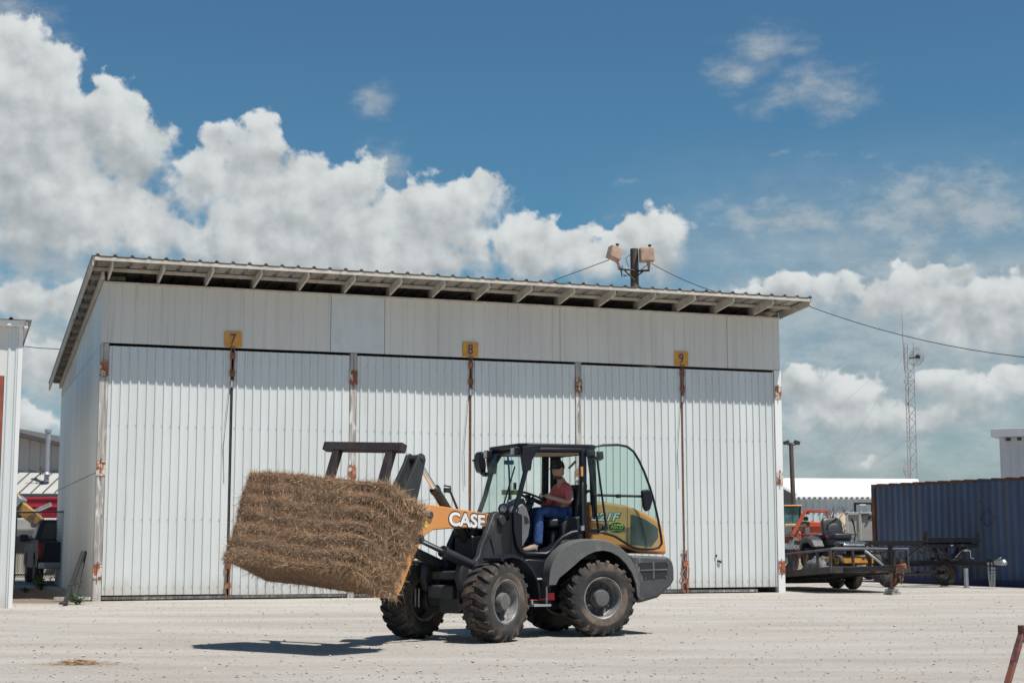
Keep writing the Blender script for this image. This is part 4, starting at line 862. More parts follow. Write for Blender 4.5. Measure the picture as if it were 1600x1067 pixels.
def with_extras(me):                             # head with face, ears and the fingers join the body mesh
    bm = bmesh.new(); bm.from_mesh(me)
    hd = bmesh.ops.create_uvsphere(bm, u_segments=32, v_segments=24, radius=1.0)['verts']
    RM = Matrix.Rotation(HYAW, 3, 'Z')
    def g2(x, c, w): return math.exp(-((x - c) / w) ** 2)
    for v in hd:
        x, y, z = v.co
        sx, sy, sz = .098, .076, .122
        if z < 0: sy *= 1 - .30 * (-z) ** 1.3; sx *= 1 - .12 * (-z)
        q = Vector((x * sx, y * sy, z * sz))
        if x > 0:
            q.x += .026 * g2(y, 0, .17) * g2(z, -.18, .17) + .010 * g2(y, 0, .14) * g2(z, .06, .18)       # nose
            q.x -= .011 * (g2(y, .40, .17) + g2(y, -.40, .17)) * g2(z, .10, .13)                           # eye sockets
            q.x += .006 * g2(y, 0, .6) * g2(z, .27, .1)                                                     # brow
            q.x += .007 * g2(y, 0, .30) * g2(z, -.50, .06) + .007 * g2(y, 0, .28) * g2(z, -.62, .06) - .004 * g2(y, 0, .34) * g2(z, -.56, .035)   # lips
            q.x += .014 * g2(y, 0, .35) * g2(z, -.92, .16)                                                  # chin
        v.co = RM @ q + HC - SEATZ
    for sg in (-1, 1):
        er = bmesh.ops.create_uvsphere(bm, u_segments=10, v_segments=8, radius=1.0)['verts']
        for v in er: v.co = RM @ (Vector((v.co.x * .018 - .008, v.co.y * .009 + sg * .078, v.co.z * .032 - .005))) + HC - SEATZ
    bm.to_mesh(me); bm.free()
    for (h, w, sg) in ((Lh, Lw, 1), (Rh, Rw, -1)):
        for f_ in fingers(h, w, -sg):
            m = MB(); r0 = .0095
            m.tube([p - SEATZ for p in f_], [r0, r0 * .95, r0 * .85, r0 * .6][:len(f_)], 8)
            b2 = bmesh.new(); b2.from_mesh(me); n0 = len(b2.verts); vs = [b2.verts.new(v) for v in m.v]
            for f in m.f: b2.faces.new([vs[i] for i in f])
            b2.to_mesh(me); b2.free()
body = skin('body', [rel(p) for p in B], E_, 'skin', DRV, extra=with_extras)
def sc(p, k, dz=0): r_ = p[3]; return rel((p[0], p[1], p[2] + dz, tuple(x * k for x in r_) if isinstance(r_, tuple) else r_ * k))
mid = lambda a, b, t, r_: tuple(a[i] + (b[i] - a[i]) * t for i in range(3)) + (r_,)
SH = [sc(hip, 1.16, .03), sc(waist, 1.15), sc(chest, 1.17), rel((-.750, .02, 2.108, .078)), sc(Ls, 1.18), rel(mid(Ls, Le, .55, .068)), rel(mid(Ls, Le, .97, .060)), sc(Rs, 1.18), rel(mid(Rs, Re, .55, .068)), rel(mid(Rs, Re, 1.0, .058)), rel(mid(Re, Rw, .6, .046))]
shirt = skin('shirt', SH, [(0, 1), (1, 2), (2, 3), (2, 4), (4, 5), (5, 6), (2, 7), (7, 8), (8, 9), (9, 10)], 'shirt', DRV)
JN = [sc(hip, 1.12, -.02), sc(Lhp, 1.12), rel(mid(Lhp, Lk, .55, .092)), sc(Lk, 1.22), rel(mid(Lk, La, .4, .078)), rel(mid(Lk, La, .98, .074)), rel(mid(Lk, La, 1.16, .074)), sc(Rhp, 1.12), rel(mid(Rhp, Rk, .55, .092)), sc(Rk, 1.22), rel(mid(Rk, Ra, .4, .078)), rel(mid(Rk, Ra, .98, .074)), rel(mid(Rk, Ra, 1.16, .074))]
skin('jeans', JN, [(0, 1), (1, 2), (2, 3), (3, 4), (4, 5), (5, 6), (0, 7), (7, 8), (8, 9), (9, 10), (10, 11), (11, 12)], 'jeans', DRV)
for (a, f_, t) in ((La, Lf, Lt), (Ra, Rf, Rt)):
    skin('shoe', [rel((a[0] - .02, a[1], a[2] - .03, .052)), rel((f_[0] - .08, f_[1], f_[2] - .01, .052)), rel((f_[0] + .02, f_[1], f_[2] + .005, (.052, .055))), rel((t[0] - .01, t[1], t[2] - .01, (.046, .042))), rel((t[0] + .05, t[1], t[2] - .015, (.036, .030)))], [(0, 1), (1, 2), (2, 3), (3, 4)], 'boot', DRV, sub=2, root=1)
def hat(m):
    n = 28; rows = []
    for zz, k in ((.028, 1.06), (.06, 1.07), (.095, .98), (.122, .78), (.137, .42), (.141, .05)):
        rows.append([(math.cos(t) * .101 * k - .006, math.sin(t) * .080 * k, zz + .016 - .016 * math.cos(t) * -1) for t in [2 * math.pi * q / n for q in range(n)]])
    v = [p for r_ in rows for p in r_]; m.add(v, [(a * n + q, a * n + (q + 1) % n, (a + 1) * n + (q + 1) % n, (a + 1) * n + q) for a in range(len(rows) - 1) for q in range(n)] + [tuple(range(n - 1, -1, -1)), tuple((len(rows) - 1) * n + q for q in range(n))])
    br = []
    for q in range(13):
        t = -1.15 + 2.3 * q / 12; br.append((math.cos(t) * .098 - .004, math.sin(t) * .082, .050))
    ob = [(.088 + .100 * math.cos(t * .95) * 1.0, math.sin(t) * .088, .030 - .014 * abs(math.sin(t))) for t in [-1.15 + 2.3 * q / 12 for q in range(13)]]
    k = len(br); v = br + ob + [(x, y, z + .011) for x, y, z in br + ob]
    m.add(v, [(q, q + 1, k + q + 1, k + q) for q in range(k - 1)] + [(2 * k + q, 3 * k + q, 3 * k + q + 1, 2 * k + q + 1) for q in range(k - 1)] + [(k + q, k + q + 1, 3 * k + q + 1, 3 * k + q) for q in range(k - 1)])
MH = Matrix.Translation(HC - SEATZ) @ Matrix.Rotation(HYAW, 4, 'Z')
mb = MB(MH); hat(mb); cap = mb.build('cap', 'cap', DRV, smooth=60)
mb = MB(MH); mb.box((.096, 0, .075), (.006, .05, .03), Matrix.Rotation(R(-22), 3, 'Y')); mb.build('cap_badge', 'silver', cap)
mb = MB(MH)
for sg in (-1, 1): mb.lathe([(.004, -.004), (.0115, -.002), (.0115, .002), (.004, .004)], (.0835, sg * .031, .011), (1, 0, 0), 10)
mb.build('eyes', 'eye_white', body)
mb = MB(MH)
for sg in (-1, 1): mb.lathe([(.006, -.002), (.006, .002)], (.0885, sg * .031, .011), (1, 0, 0), 8); mb.box((.094, sg * .031, .030), (.006, .034, .007))
mb.build('brows', 'hair', body)
mb = MB(MH)
hv = []; n = 24                                  # short hair under the cap and a trimmed beard
for zz, k in ((.035, 1.02), (.0, 1.03), (-.03, 1.02), (-.055, .96)):
    hv += [(math.cos(t) * .099 * k, math.sin(t) * .0775 * k, zz) for t in [1.75 + 2.78 * q / (n - 1) for q in range(n)]]
mb.add(hv, [(a * n + q, a * n + q + 1, (a + 1) * n + q + 1, (a + 1) * n + q) for a in range(3) for q in range(n - 1)])
mb.build('hair', 'hair', DRV, smooth=60)
MT['beard'] = mat('short dark beard', (0.10, 0.06, 0.045), 0.8, 0, .3, 40)
mb = MB(MH); bv = []
for zz, k, s1_ in ((-.052, 1.0, .93), (-.080, .97, .86), (-.103, .86, .74), (-.118, .62, .52)):
    bv += [((.098 * k + .013 * math.exp(-(t / .5) ** 2)) * math.cos(t) * 1.01, math.sin(t) * .076 * s1_ * 1.04, zz) for t in [-1.5 + 3.0 * q / 18 for q in range(19)]]
mb.add(bv, [(a * 19 + q, a * 19 + q + 1, (a + 1) * 19 + q + 1, (a + 1) * 19 + q) for a in range(1, 3) for q in range(18)]); mb.build('beard', 'beard', DRV, smooth=60)
mb = MB()                                        # pale print down the sleeve
for k in range(7):
    t = .30 + .10 * k; p = Vector(mid(Ls, Le, t, 0)[:3]) - SEATZ; mb.box(p + Vector((.012 * (-1) ** k, .066, .01)), (.022 + .012 * (k % 2), .012, .016), Matrix.Rotation(R(30 * (k % 3)), 3, 'Y'))
mb.build('sleeve_print', 'print_blue', shirt)
# ------------------------------------------------------------------ open shed at the left edge
OS = thing('open_shed', 'pale metal shed with rusty red door jamb, cut by the left edge', 'shed', (-9.50, 29.8, 0), SA)
def opart(name, mt, fn, bevel=.004, parent=OS): m = MB(); fn(m); return m.build(name, mt, parent, bevel=bevel)
def osw(m):
    pr = rib_profile(.30, .14, .02, .03, .02); m.ribbed(pr, lambda p, d: (-.30 + p, -d, 0), lambda p, d: (-.30 + p, -d, 5.40), (0, 1, 0), .01)
opart('wall_panel', 'white_rib', osw, 0)
opart('corner_trim', 'side', lambda m: [m.span((-.07, -.035, 0), (.012, .05, 5.40))])
opart('header', 'header', lambda m: m.ribbed(rib_profile(6.0, .30, .012, .03, .02), lambda p, d: (-6.3 + p, -d, 4.42), lambda p, d: (-6.3 + p, -d, 5.40), (0, 1, 0), .01), 0)
opart('door_jamb', 'red_oxide', lambda m: [m.span((-.40, .0, 0), (-.31, .22, 4.42)), m.span((-6.3, .02, 4.22), (-.41, .2, 4.40)), m.bar((-.42, .1, 3.6), (-1.4, .1, 4.25), .08, .08)])
opart('door_track', 'black_ink', lambda m: m.span((-.46, .05, 0), (-.42, .35, 4.2)))
opart('side_wall', 'side', lambda m: [m.span((-.03, .06, 0), (0, 12, 5.3)), m.span((-6.5, .2, 0), (-6.4, 12, 5.3)), m.span((-6.5, 12, 0), (0, 12.1, 5.3))], 0)
pts = [(-6.6, 0)]; x = -6.5
while x < .1: pts += [(x - .05, 0), (x - .02, .04), (x + .02, .04), (x + .05, 0)]; x += .33
pts.append((.16, 0))
opart('roof_sheet', 'rooftop', lambda m: m.ribbed(pts, lambda p, d: (p, -.25, 5.50 + d), lambda p, d: (p, 12.3, 5.35 + d), (0, 0, -1), .01), 0)
opart('fascia', 'side', lambda m: [m.span((-6.6, -.2, 5.38), (.05, -.02, 5.485)), m.span((.02, -.2, 5.34), (.09, 12, 5.46))])

# ------------------------------------------------------------------ things in the alley on the left
def chain_fence(name, a, b, h, label, cell=.075, post_every=2.6):
    a, b = Vector(a), Vector(b); d = b - a; L = d.length; ang = math.atan2(d.y, d.x); t = thing(name, label, 'fence', a, ang)
    m = MB(); r = .0032
    def clip(x, s):                              # one diagonal wire clipped to the panel
        p0 = [x, 0.04]; p1 = [x + s * (h - .04), h]
        for p, q in ((p0, p1), (p1, p0)):
            for lim in (0, L):
                if (p[0] < 0 and lim == 0) or (p[0] > L and lim == L):
                    if abs(q[0] - p[0]) < 1e-6: return None
                    k = (lim - p[0]) / (q[0] - p[0])
                    if k < 0 or k > 1: return None
                    p[1] = p[1] + (q[1] - p[1]) * k; p[0] = lim
        return (p0, p1) if abs(p0[0] - p1[0]) > .02 else None
    x = -h
    while x < L + h:
        for s in (1, -1):
            c = clip(x, s)
            if c: m.bar((c[0][0], .004 * s, c[0][1]), (c[1][0], .004 * s, c[1][1]), r * 2, r * 2)
        x += cell * 1.42
    m.build('wire_mesh', 'steel_dark', t, recalc=False)
    m = MB(); m.tube([(0, 0, h), (L, 0, h)], .02, 8); m.build('top_rail', 'steel_dark', t, smooth=50)
    n = max(1, round(L / post_every))
    for i in range(n + 1):
        m = MB(); m.tube([(L * i / n, .03, 0), (L * i / n, .03, h + .06)], .03, 8); m.build('post', 'galv', t, smooth=50)
    return t
fa = gnd(20, 914.5); fb = gnd(95, 916.5)
chain_fence('chain_link_fence', fa, fb, 2.05, 'wire mesh fence across the alley in front of the dark pickup')
# pickup truck, seen from behind
MT['navy'] = mat('dark navy car paint', (0.016, 0.026, 0.045), 0.5, 0.0, .08, 3, dirt=(.05, .05, .05), dlo=.66, dhi=.95, ds=1.5, coat=0.0, spec=.2)
MT['dark_glass'] = mat('dark window', (0.012, 0.014, 0.016), 0.08, 0, .1, spec=.8)
MT['tail_red'] = mat('red lamp plastic', (0.30, 0.012, 0.015), 0.25, 0, .3, 14)
MT['chrome_dull'] = mat('dull chrome bumper', (0.42, 0.43, 0.45), 0.3, 0.8, .1)
hd = Vector((-.36, .933, 0)); pt = thing('pickup_truck', 'dark blue pickup parked beside the shed wall behind the wire fence, tailgate facing out', 'pickup truck', (0, 0, 0), math.atan2(.933, -.36))
rear_l = Vector(gnd(60, 912)); pt.location = Vector((-13.25, 43.6, 0)) + Vector((hd.y, -hd.x, 0)) * 1.0     # x forward, y left
def ppart(name, mt, fn, bevel=.03, parent=pt, smooth=0): m = MB(); fn(m); return m.build(name, mt, parent, bevel=bevel, seg=3, smooth=smooth)
body_p = [(-.0, .62), (.02, 1.22), (1.95, 1.24), (5.2, 1.16), (5.65, .98), (5.7, .5), (5.0, .46), (4.95, .75), (4.7, .95), (4.35, .95), (4.1, .75), (4.05, .46), (1.75, .46), (1.7, .75), (1.45, .95), (1.05, .95), (.80, .75), (.75, .5), (.1, .5)]
pb = ppart('body', 'navy', lambda m: m.plate(body_p, -.98, .98))
cabp = ppart('cab', 'navy', lambda m: [m.slab([(1.95, -.92), (3.9, -.92), (3.9, .92), (1.95, .92)], 1.23, 1.30)], .02)
def pcab(m):
    lo = [(1.95, .93, 1.24), (4.05, .93, 1.24), (4.05, -.93, 1.24), (1.95, -.93, 1.24)]; hi = [(2.25, .74, 1.86), (3.35, .74, 1.86), (3.35, -.74, 1.86), (2.25, -.74, 1.86)]
    m.add(lo + hi, [(3, 2, 1, 0), (4, 5, 6, 7), (0, 1, 5, 4), (1, 2, 6, 5), (2, 3, 7, 6), (3, 0, 4, 7)])
ppart('roof', 'navy', pcab, .06)
def pwin(m):
    P = lambda u, v: Vector((1.95 + .3 * v, .93 * u - .19 * u * v, 1.24 + .62 * v)) + Vector((-.012, 0, .005))
    m.add([P(-.85, .12), P(.85, .12), P(.82, .86), P(-.82, .86)], [(0, 1, 2, 3)])
    for s in (1, -1): m.add([(2.2, s * (.905), 1.34), (3.75, s * .905, 1.34), (3.3, s * .775, 1.78), (2.35, s * .775, 1.78)], [(0, 1, 2, 3)])
ppart('window', 'dark_glass', pwin, 0)
ppart('tailgate', 'navy', lambda m: [m.span((-.03, -.78, .66), (.01, .78, 1.20)), m.span((-.042, -.15, 1.02), (-.03, .15, 1.12))], .012)
for s in (1, -1):
    ppart('tail_light', 'tail_red', lambda m: [m.span((-.03, s * .80, .76), (.06, s * .985, 1.20))], .02)
    mrr = ppart('mirror', 'navy', lambda m: [m.box((3.75, s * 1.12, 1.33), (.14, .24, .22)), m.box((3.8, s * .98, 1.28), (.06, .14, .06))], .03)
    ppart('door_handle', 'chrome_dull', lambda m: m.box((2.4, s * .985, 1.1), (.16, .03, .03)), .005)
ppart('bumper', 'chrome_dull', lambda m: [m.span((-.16, -.95, .48), (.02, .95, .66))], .03)
for x in (1.25, 4.52):
    for s in (1, -1):
        w = ppart('wheel', 'rim', lambda m: m.lathe([(.05, .02), (.20, .0), (.23, .09), (.25, .11)], (x, s * .86, .39), (0, s, 0), 20), 0, smooth=40)
        ppart('tyre', 'rubber', lambda m: m.lathe([(.24, -.12), (.34, -.13), (.385, -.09), (.39, 0), (.385, .09), (.34, .13), (.24, .12)], (x, s * .86, .39), (0, s, 0), 28, close=True), 0, parent=w, smooth=40)
ppart('bed_rail', 'charcoal', lambda m: [m.span((.05, s * .86, 1.22), (1.95, s * .97, 1.27)) for s in (1, -1)], .01)
# metal barn with lean-to behind
BN = thing('metal_barn', 'cream metal barn with seamed lean-to roof, seen through the gap on the left', 'barn', (-24.0, 63, 0), R(-4))
MT['barn'] = mat('cream barn siding', (0.47, 0.46, 0.41), 0.6, 0, .06, 1); MT['barn_roof'] = mat('grey seamed roof', (0.50, 0.495, 0.46), 0.5, 0.1, .08, .6); MT['dark_trim'] = mat('dark trim', (0.09, 0.085, 0.08), 0.6)
def bpart(name, mt, fn, parent=BN, bevel=0): m = MB(); fn(m); return m.build(name, mt, parent, bevel=bevel)
def zr(x): return 5.95 - .245 * (x - 2.0) if x > 2 else 5.95 - .245 * (2.0 - x)
bpart('wall', 'barn', lambda m: m.ribbed(rib_profile(12, .45, .04, .12, .05), lambda p, d: (-3 + p, -d, 0), lambda p, d: (-3 + p, -d, zr(-3 + p) - .05), (0, 1, 0), .02))
bpart('side_wall', 'barn', lambda m: [m.span((8.95, .1, 0), (9, 14, 4.1)), m.span((-3, .1, 0), (-2.95, 14, 4.6))])
def broof(m):
    for a, b in ((-3.4, 2), (2, 9.4)):
        m.add([(a, -.5, zr(a)), (b, -.5, zr(b)), (b, 14, zr(b)), (a, 14, zr(a))] + [(a, -.5, zr(a) + .16), (b, -.5, zr(b) + .16), (b, 14, zr(b) + .16), (a, 14, zr(a) + .16)], [(3, 2, 1, 0), (4, 5, 6, 7), (0, 1, 5, 4), (1, 2, 6, 5), (2, 3, 7, 6), (3, 0, 4, 7)])
bpart('roof', 'dark_trim', broof)
def lean(m):
    y0, z0, y1, z1 = -.06, 3.98, -2.4, 3.05
    m.add([(-3, y0, z0), (9, y0, z0), (9, y1, z1), (-3, y1, z1), (-3, y0, z0 - .06), (9, y0, z0 - .06), (9, y1, z1 - .06), (-3, y1, z1 - .06)], [(0, 1, 2, 3), (7, 6, 5, 4), (0, 4, 5, 1), (2, 6, 7, 3), (1, 5, 6, 2), (0, 3, 7, 4)])
ln = bpart('lean_to_roof', 'barn_roof', lean)
def seams(m):
    x = -2.9
    while x < 9: m.bar((x, -.06, 4.0), (x, -2.4, 3.07), .035, .05); x += .47
bpart('roof_seam', 'dark_trim', seams, ln)
bpart('gutter', 'dark_trim', lambda m: m.span((-3, -2.5, 2.82), (9, -2.4, 3.04)))
bpart('lean_to_wall', 'barn', lambda m: m.ribbed(rib_profile(12, .25, .03, .08, .04), lambda p, d: (-3 + p, -2.2 - d, 0), lambda p, d: (-3 + p, -2.2 - d, 3.0), (0, 1, 0), .02))
fp = at(73, 742, 61.2); fl = thing('flue_pipe', 'tall galvanised flue pipe standing on the lean-to roof', 'flue pipe', fp)
m = MB(); m.tube([(0, 0, -.25), (0, 0, 1.72)], .095, 14); m.tube([(0, 0, .02), (0, 0, .12)], [.2, .1], 14); m.build('pipe', 'galv', fl, smooth=40)
m = MB(); m.tube([(0, 0, 1.68), (0, 0, 1.80)], .125, 14); m.build('cap', 'galv', fl, smooth=40)
m = MB(); m.tube([(-.7, 0, .25), (-.1, -.05, .05)], .03, 6); m.tube([(-.25, 0, .0), (-.25, 0, .35)], .03, 6); m.build('bracket', 'dark_trim', fl)
# red box trailer, white van body, yellow crane boom, scrap
MT['red_paint'] = mat('faded crimson paint', (0.40, 0.02, 0.04), 0.45, 0, .1, 1.5); MT['white_paint'] = mat('dirty white paint', (0.58, 0.58, 0.55), 0.5, 0, .12, 2, dirt=(.35, .32, .28), dlo=.5, dhi=.8, ds=2); MT['yellow_steel'] = mat('worn yellow steel', (0.42, 0.24, 0.06), 0.6, 0, .2, 3, dirt=(.13, .09, .06), dlo=.45, dhi=.6, ds=3)
RT = thing('box_trailer', 'long crimson and white trailer body parked in front of the barn', 'trailer', (-21.5, 57.6, 0), R(-3))
m = MB(); m.span((-2, -1.2, 1.85), (8, 1.2, 2.78)); m.span((-2.02, -1.24, 2.42), (8.02, -1.2, 2.50)); m.span((-2.02, -1.24, 2.70), (8.02, -1.2, 2.80)); m.build('red_side', 'red_paint', RT, .02)
m = MB(); m.span((-2, -1.15, .75), (8, 1.15, 1.85)); m.build('white_base', 'white_paint', RT, .02)
m = MB(); m.span((-1.5, -1.19, .80), (1.5, -1.15, 1.35)); m.span((3, -1.19, .8), (6, -1.15, 1.4)); m.build('side_opening', 'dark_glass', RT)
m = MB(); m.lathe([(.05, -.02), (.07, 0), (.05, .03)], (1.9, -1.16, 1.62), (0, -1, 0), 12); m.build('lamp', 'tail_red', RT)
for x in (0, 1.1, 6):
    m = MB(); m.lathe([(.2, -.15), (.45, -.15), (.5, 0), (.45, .15), (.2, .15)], (x, -.95, .5), (0, 1, 0), 20, close=True); m.build('wheel', 'rubber', RT, smooth=40)
CB = thing('crane_boom', 'worn yellow telescopic crane boom slanting down behind the alley', 'crane', gnd(40, 893))
b0, b1 = at(-60, 712, 49) - CB.location, at(62, 817, 49) - CB.location
m = MB(); m.bar(b0, b0.lerp(b1, .72), .42, .46); m.build('outer_boom', 'yellow_steel', CB, .02)
m = MB(); m.bar(b0.lerp(b1, .70), b1, .32, .34); m.build('inner_boom', 'yellow_steel', CB, .02)
m = MB(); m.bar(b0.lerp(b1, .68), b0.lerp(b1, .75), .46, .50); m.build('boom_collar', 'galv', CB, .01)
m = MB(); m.tube([b1 + Vector((-.12, -.25, -.05)), b1 + Vector((-.12, .25, -.05))], .09, 14); m.bar(b1 + Vector((-.1, .2, 0)), Vector((b1.x + .1, .2, 0)), .16, .16); m.bar(b0 + Vector((0, 0, 0)), Vector((b0.x, 0, 0)), .5, .5); m.build('support', 'dark_trim', CB, .01)
def drum(name, px, py, mt, label, cat, r, h):
    o_ = gnd(px, py); t = thing(name, label, cat, o_); m = MB(); m.lathe([(r * .96, 0), (r, .02), (r, h * .33), (r * 1.04, h * .35), (r, h * .37), (r, h * .66), (r * 1.04, h * .68), (r, h * .7), (r, h - .02), (r * .94, h)], (0, 0, 0), (0, 0, 1), 24); m.build('drum_shell', mt, t, smooth=40)
    m = MB(); m.lathe([(r * .9, h - .015), (r * .9, h + .008)], (0, 0, 0), (0, 0, 1), 24); m.build('lid', mt, t)
MT['tan_paint'] = mat('tan paint', (0.50, 0.36, 0.19), .7, 0, .2, 3); MT['grey_cloth'] = mat('grey tarpaulin', (0.17, 0.175, 0.18), .85, 0, .3, 5, bump=.01, bs=14)
drum('oil_drum', 21, 889, 'tan_paint', 'tan drum standing in the scrap beyond the mesh fence', 'drum', .30, .95)
o_ = gnd(33, 889); m = MB()
for k in range(5):
    m.tube([(.42 * math.cos(t) * random.uniform(.7, 1.1) + .1, .3 * math.sin(t), .55 + .22 * k * .6 + .12 * math.sin(2 * t + k)) for t in [q * .449 for q in range(14)]], .05, 6, closed=True)
m.lathe([(.35, 0), (.42, .3), (.38, .5)], (.05, 0, 0), (0, 0, 1), 14)
MT['red_hose'] = mat('faded red hose', (0.36, 0.06, 0.045), .7, 0, .3, 4)
o = m.build('hose_coil', 'red_hose', smooth=50); o.location = o_; tag(o, 'tangled coil of faded red hose heaped beyond the mesh fence', 'hose')
o_ = gnd(37, 891); t = thing('engine_block', 'grimy brown engine lump lying in the scrap next to the pickup', 'engine', o_)
m = MB(); m.box((0, 0, .45), (.55, .6, .5)); m.lathe([(.2, -.1), (.25, 0), (.2, .1)], (.0, -.33, .5), (0, 1, 0), 16); m.tube([(-.2, -.2, .7), (.1, -.3, .85), (.3, -.1, .7)], .06, 8); m.build('casting', 'yellow_steel', t, .04)
m = MB(); m.box((0, 0, .1), (.7, .7, .2)); m.build('pallet', 'dark_trim', t, .01)
o_ = gnd(55, 898); t = thing('tank_body', 'low white tank body with grey pipework standing past the pickup roof', 'tank', Vector((o_.x + .6, 54.5, 0)))
m = MB(); m.span((-.9, -1, 1.6), (1.6, .2, 2.02)); m.span((-.9, -1, 0), (-.7, .2, 1.6)); m.span((1.4, -1, 0), (1.6, .2, 1.6)); m.build('white_body', 'white_paint', t, .05)
m = MB(); m.tube([(-.75, -.6, 2.0), (-.75, -.6, 2.45)], .10, 10); m.tube([(.0, -.6, 2.1), (.9, -.7, 2.5)], .07, 8); m.tube([(0, -.6, 2.0), (0, -.6, 2.2)], .11, 10); m.tube([(.5, -.6, 2.0), (.5, -.6, 2.22)], .06, 10); m.build('pipework', 'galv', t, smooth=50)

# ------------------------------------------------------------------ utility pole with floodlights, cables
UP = thing('utility_pole', 'brown timber pole with two tan floodlights rising behind the shed roof', 'utility pole', (at(991, 388, 50).x, 50, 0))
ptop = at(991, 389, 50).z
m = MB(); m.tube([(0, 0, 0), (0, 0, ptop * .6), (0, 0, ptop)], [.17, .15, .135], 12); m.build('pole', 'pole', UP, smooth=40)
za = at(991, 424, 50).z
m = MB(); m.tube([(-.52, -.16, za + .05), (0, -.17, za)], .035, 8); m.tube([(0, -.17, za - .02), (.48, -.16, za)], .035, 8); m.tube([(-.33, -.16, za), (-.02, -.16, za - .32)], .028, 6); m.tube([(.3, -.16, za), (.02, -.16, za - .22)], .028, 6); m.build('crossarm', 'steel_dark', UP, smooth=40)
for (px, py, w, h, rz, ry, lx) in ((960, 396, .40, .42, 25, 18, -.52), (1010.5, 398.5, .47, .46, 3, -2, .46)):
    c = at(px, py, 49.82) - Vector(UP.location); Mx = Matrix.Translation(c) @ Matrix.Rotation(R(rz), 4, 'Z') @ Matrix.Rotation(R(ry), 4, 'Y')
    m = MB(Mx); m.box((0, .0, 0), (w, .34, h)); f_ = m.build('floodlight', 'lamp_box', UP, .02)
    m = MB(Mx); m.span((-w / 2 + .03, -.185, -h / 2 + .03), (w / 2 - .03, -.172, h / 2 - .03)); m.build('lamp_door', 'lamp_box', f_, .006)
    m = MB(); m.tube([(lx, -.16, za + .02), (lx, -.16, za + .22), c + Vector((.0, 0, -h / 2 + .02))], [.035, .06, .05], 8); m.build('mount', 'lamp_box', f_)
    m = MB(); m.lathe([(.03, 0), (.03, .06), (.06, .06), (.06, .11)], c + Vector((.10, 0, h / 2)), (0, 0, 1), 10); m.build('photocell', 'steel_dark', f_)
m = MB()
for q in range(3): m.tube([(-.50 + .05 * q, -.2, za + .15), (-.45, -.22, za - .12 - .05 * q), (-.25, -.2, za - .18), (-.1, -.18, za - .02)], .012, 5)
m.tube([(.45, -.2, za + .2), (.3, -.22, za + .1), (.1, -.2, za - .08)], .012, 5); m.tube([(-.1, -.18, za + .55), (-.3, -.2, za + .4), (-.2, -.2, za + .1)], .012, 5); m.build('lamp_cable', 'wire', UP)
def wire(name, pts, r, label, sag):
    m = MB(); out = []
    for i in range(len(pts) - 1):
        for k in range(12): out.append(pts[i].lerp(pts[i + 1], k / 12) - Vector((0, 0, sag * 4 * (k / 12) * (1 - k / 12))))
    out.append(pts[-1]); m.tube(out, r, 6); o = m.build(name, 'wire', smooth=60); tag(o, label, 'cable'); return o
wire('overhead_cable', [at(952, 406, 49.8), at(-120, 520, 49)], .012, 'black overhead cable sagging from the pole to the left, dipping behind the shed', 1.6)
wire('overhead_cable', [at(1018, 412, 49.8), at(1262, 478, 44), at(1720, 566, 40)], .012, 'black overhead cable running down from the pole to the right across the sky', .35)

# ------------------------------------------------------------------ radio tower
TY = 110; tb = at(1426, 748, TY); RTW = thing('radio_tower', 'tall thin lattice radio mast with a mesh dish near its top', 'radio tower', (tb.x, TY, 0))
H = at(1420, 535, TY).z; W_ = .33; lean = at(1420.5, 535, TY).x - tb.x
MT['mast'] = mat('mast steel', (0.40, 0.38, 0.38), .5, .3, .2, 3, (1, 1, .2), dirt=(.42, .20, .16), dlo=.6, dhi=.68, ds=.35, dst=(.1, .1, 1))
cs = [Vector((-W_, 0, 0)), Vector((W_, .1, 0)), Vector((0, .55, 0))]
for c in cs:
    m = MB(); m.tube([c, c + Vector((lean, 0, H))], .028, 6); m.build('mast_leg', 'mast', RTW)
m = MB(); z = 4.5; k = 0
while z < H - .5:
    for i in range(3):
        a, b = cs[i], cs[(i + 1) % 3]
        if k % 2: a, b = b, a
        f0, f1 = z / H, (z + .5) / H; m.bar(a + Vector((lean * f0, 0, z)), b + Vector((lean * f1, 0, z + .5)), .03, .03); m.bar(a + Vector((lean * f0, 0, z)), b + Vector((lean * f0, 0, z)), .02, .02) if k % 8 == 0 else None
    z += .5; k += 1
m.build('lattice', 'mast', RTW, recalc=False)
m = MB(); m.tube([Vector((lean - W_ - .05, 0, H - 2)), Vector((lean - W_ - .1, 0, H + .2)), Vector((lean - W_ - .12, 0, at(1414, 491, TY).z))], [.05, .04, .02], 6); m.build('whip_antenna', 'mast', RTW)
dc = at(1432.5, 557, TY - .4) - Vector(RTW.location); ax = Vector((-.80, -.6, .05)).normalized(); u = ax.cross(Vector((0, 0, 1))).normalized(); v_ = u.cross(ax); rd = .66
m = MB()
for rr in (.2, .45, .7, .86, 1.0): m.tube([dc + (u * math.cos(t) + v_ * math.sin(t)) * rd * rr - ax * (.22 * (1 - rr * rr)) for t in [q * math.pi / 14 for q in range(28)]], .026 if rr == 1 else .017, 4, closed=True)
for q in range(20):
    t = q * math.pi / 10; m.tube([dc + (u * math.cos(t) + v_ * math.sin(t)) * rd * rr - ax * (.22 * (1 - rr * rr)) for rr in (.05, .5, 1)], .011, 4)
dsh = m.build('mesh_dish', 'mast', RTW)
m = MB(); m.lathe([(.13, -.1), (.15, .05), (.06, .12)], dc - ax * .1, ax, 12); m.tube([dc - ax * .2, dc + Vector((-.5, .2, -.1))], .05, 6); m.build('feed_horn', 'steel_dark', dsh)
m = MB()
for (px, py) in ((1416, 580), (1415, 596), (1417, 630), (1420, 632)): p = at(px, py, TY - .3) - Vector(RTW.location); m.box(p, (.22, .12, .25))
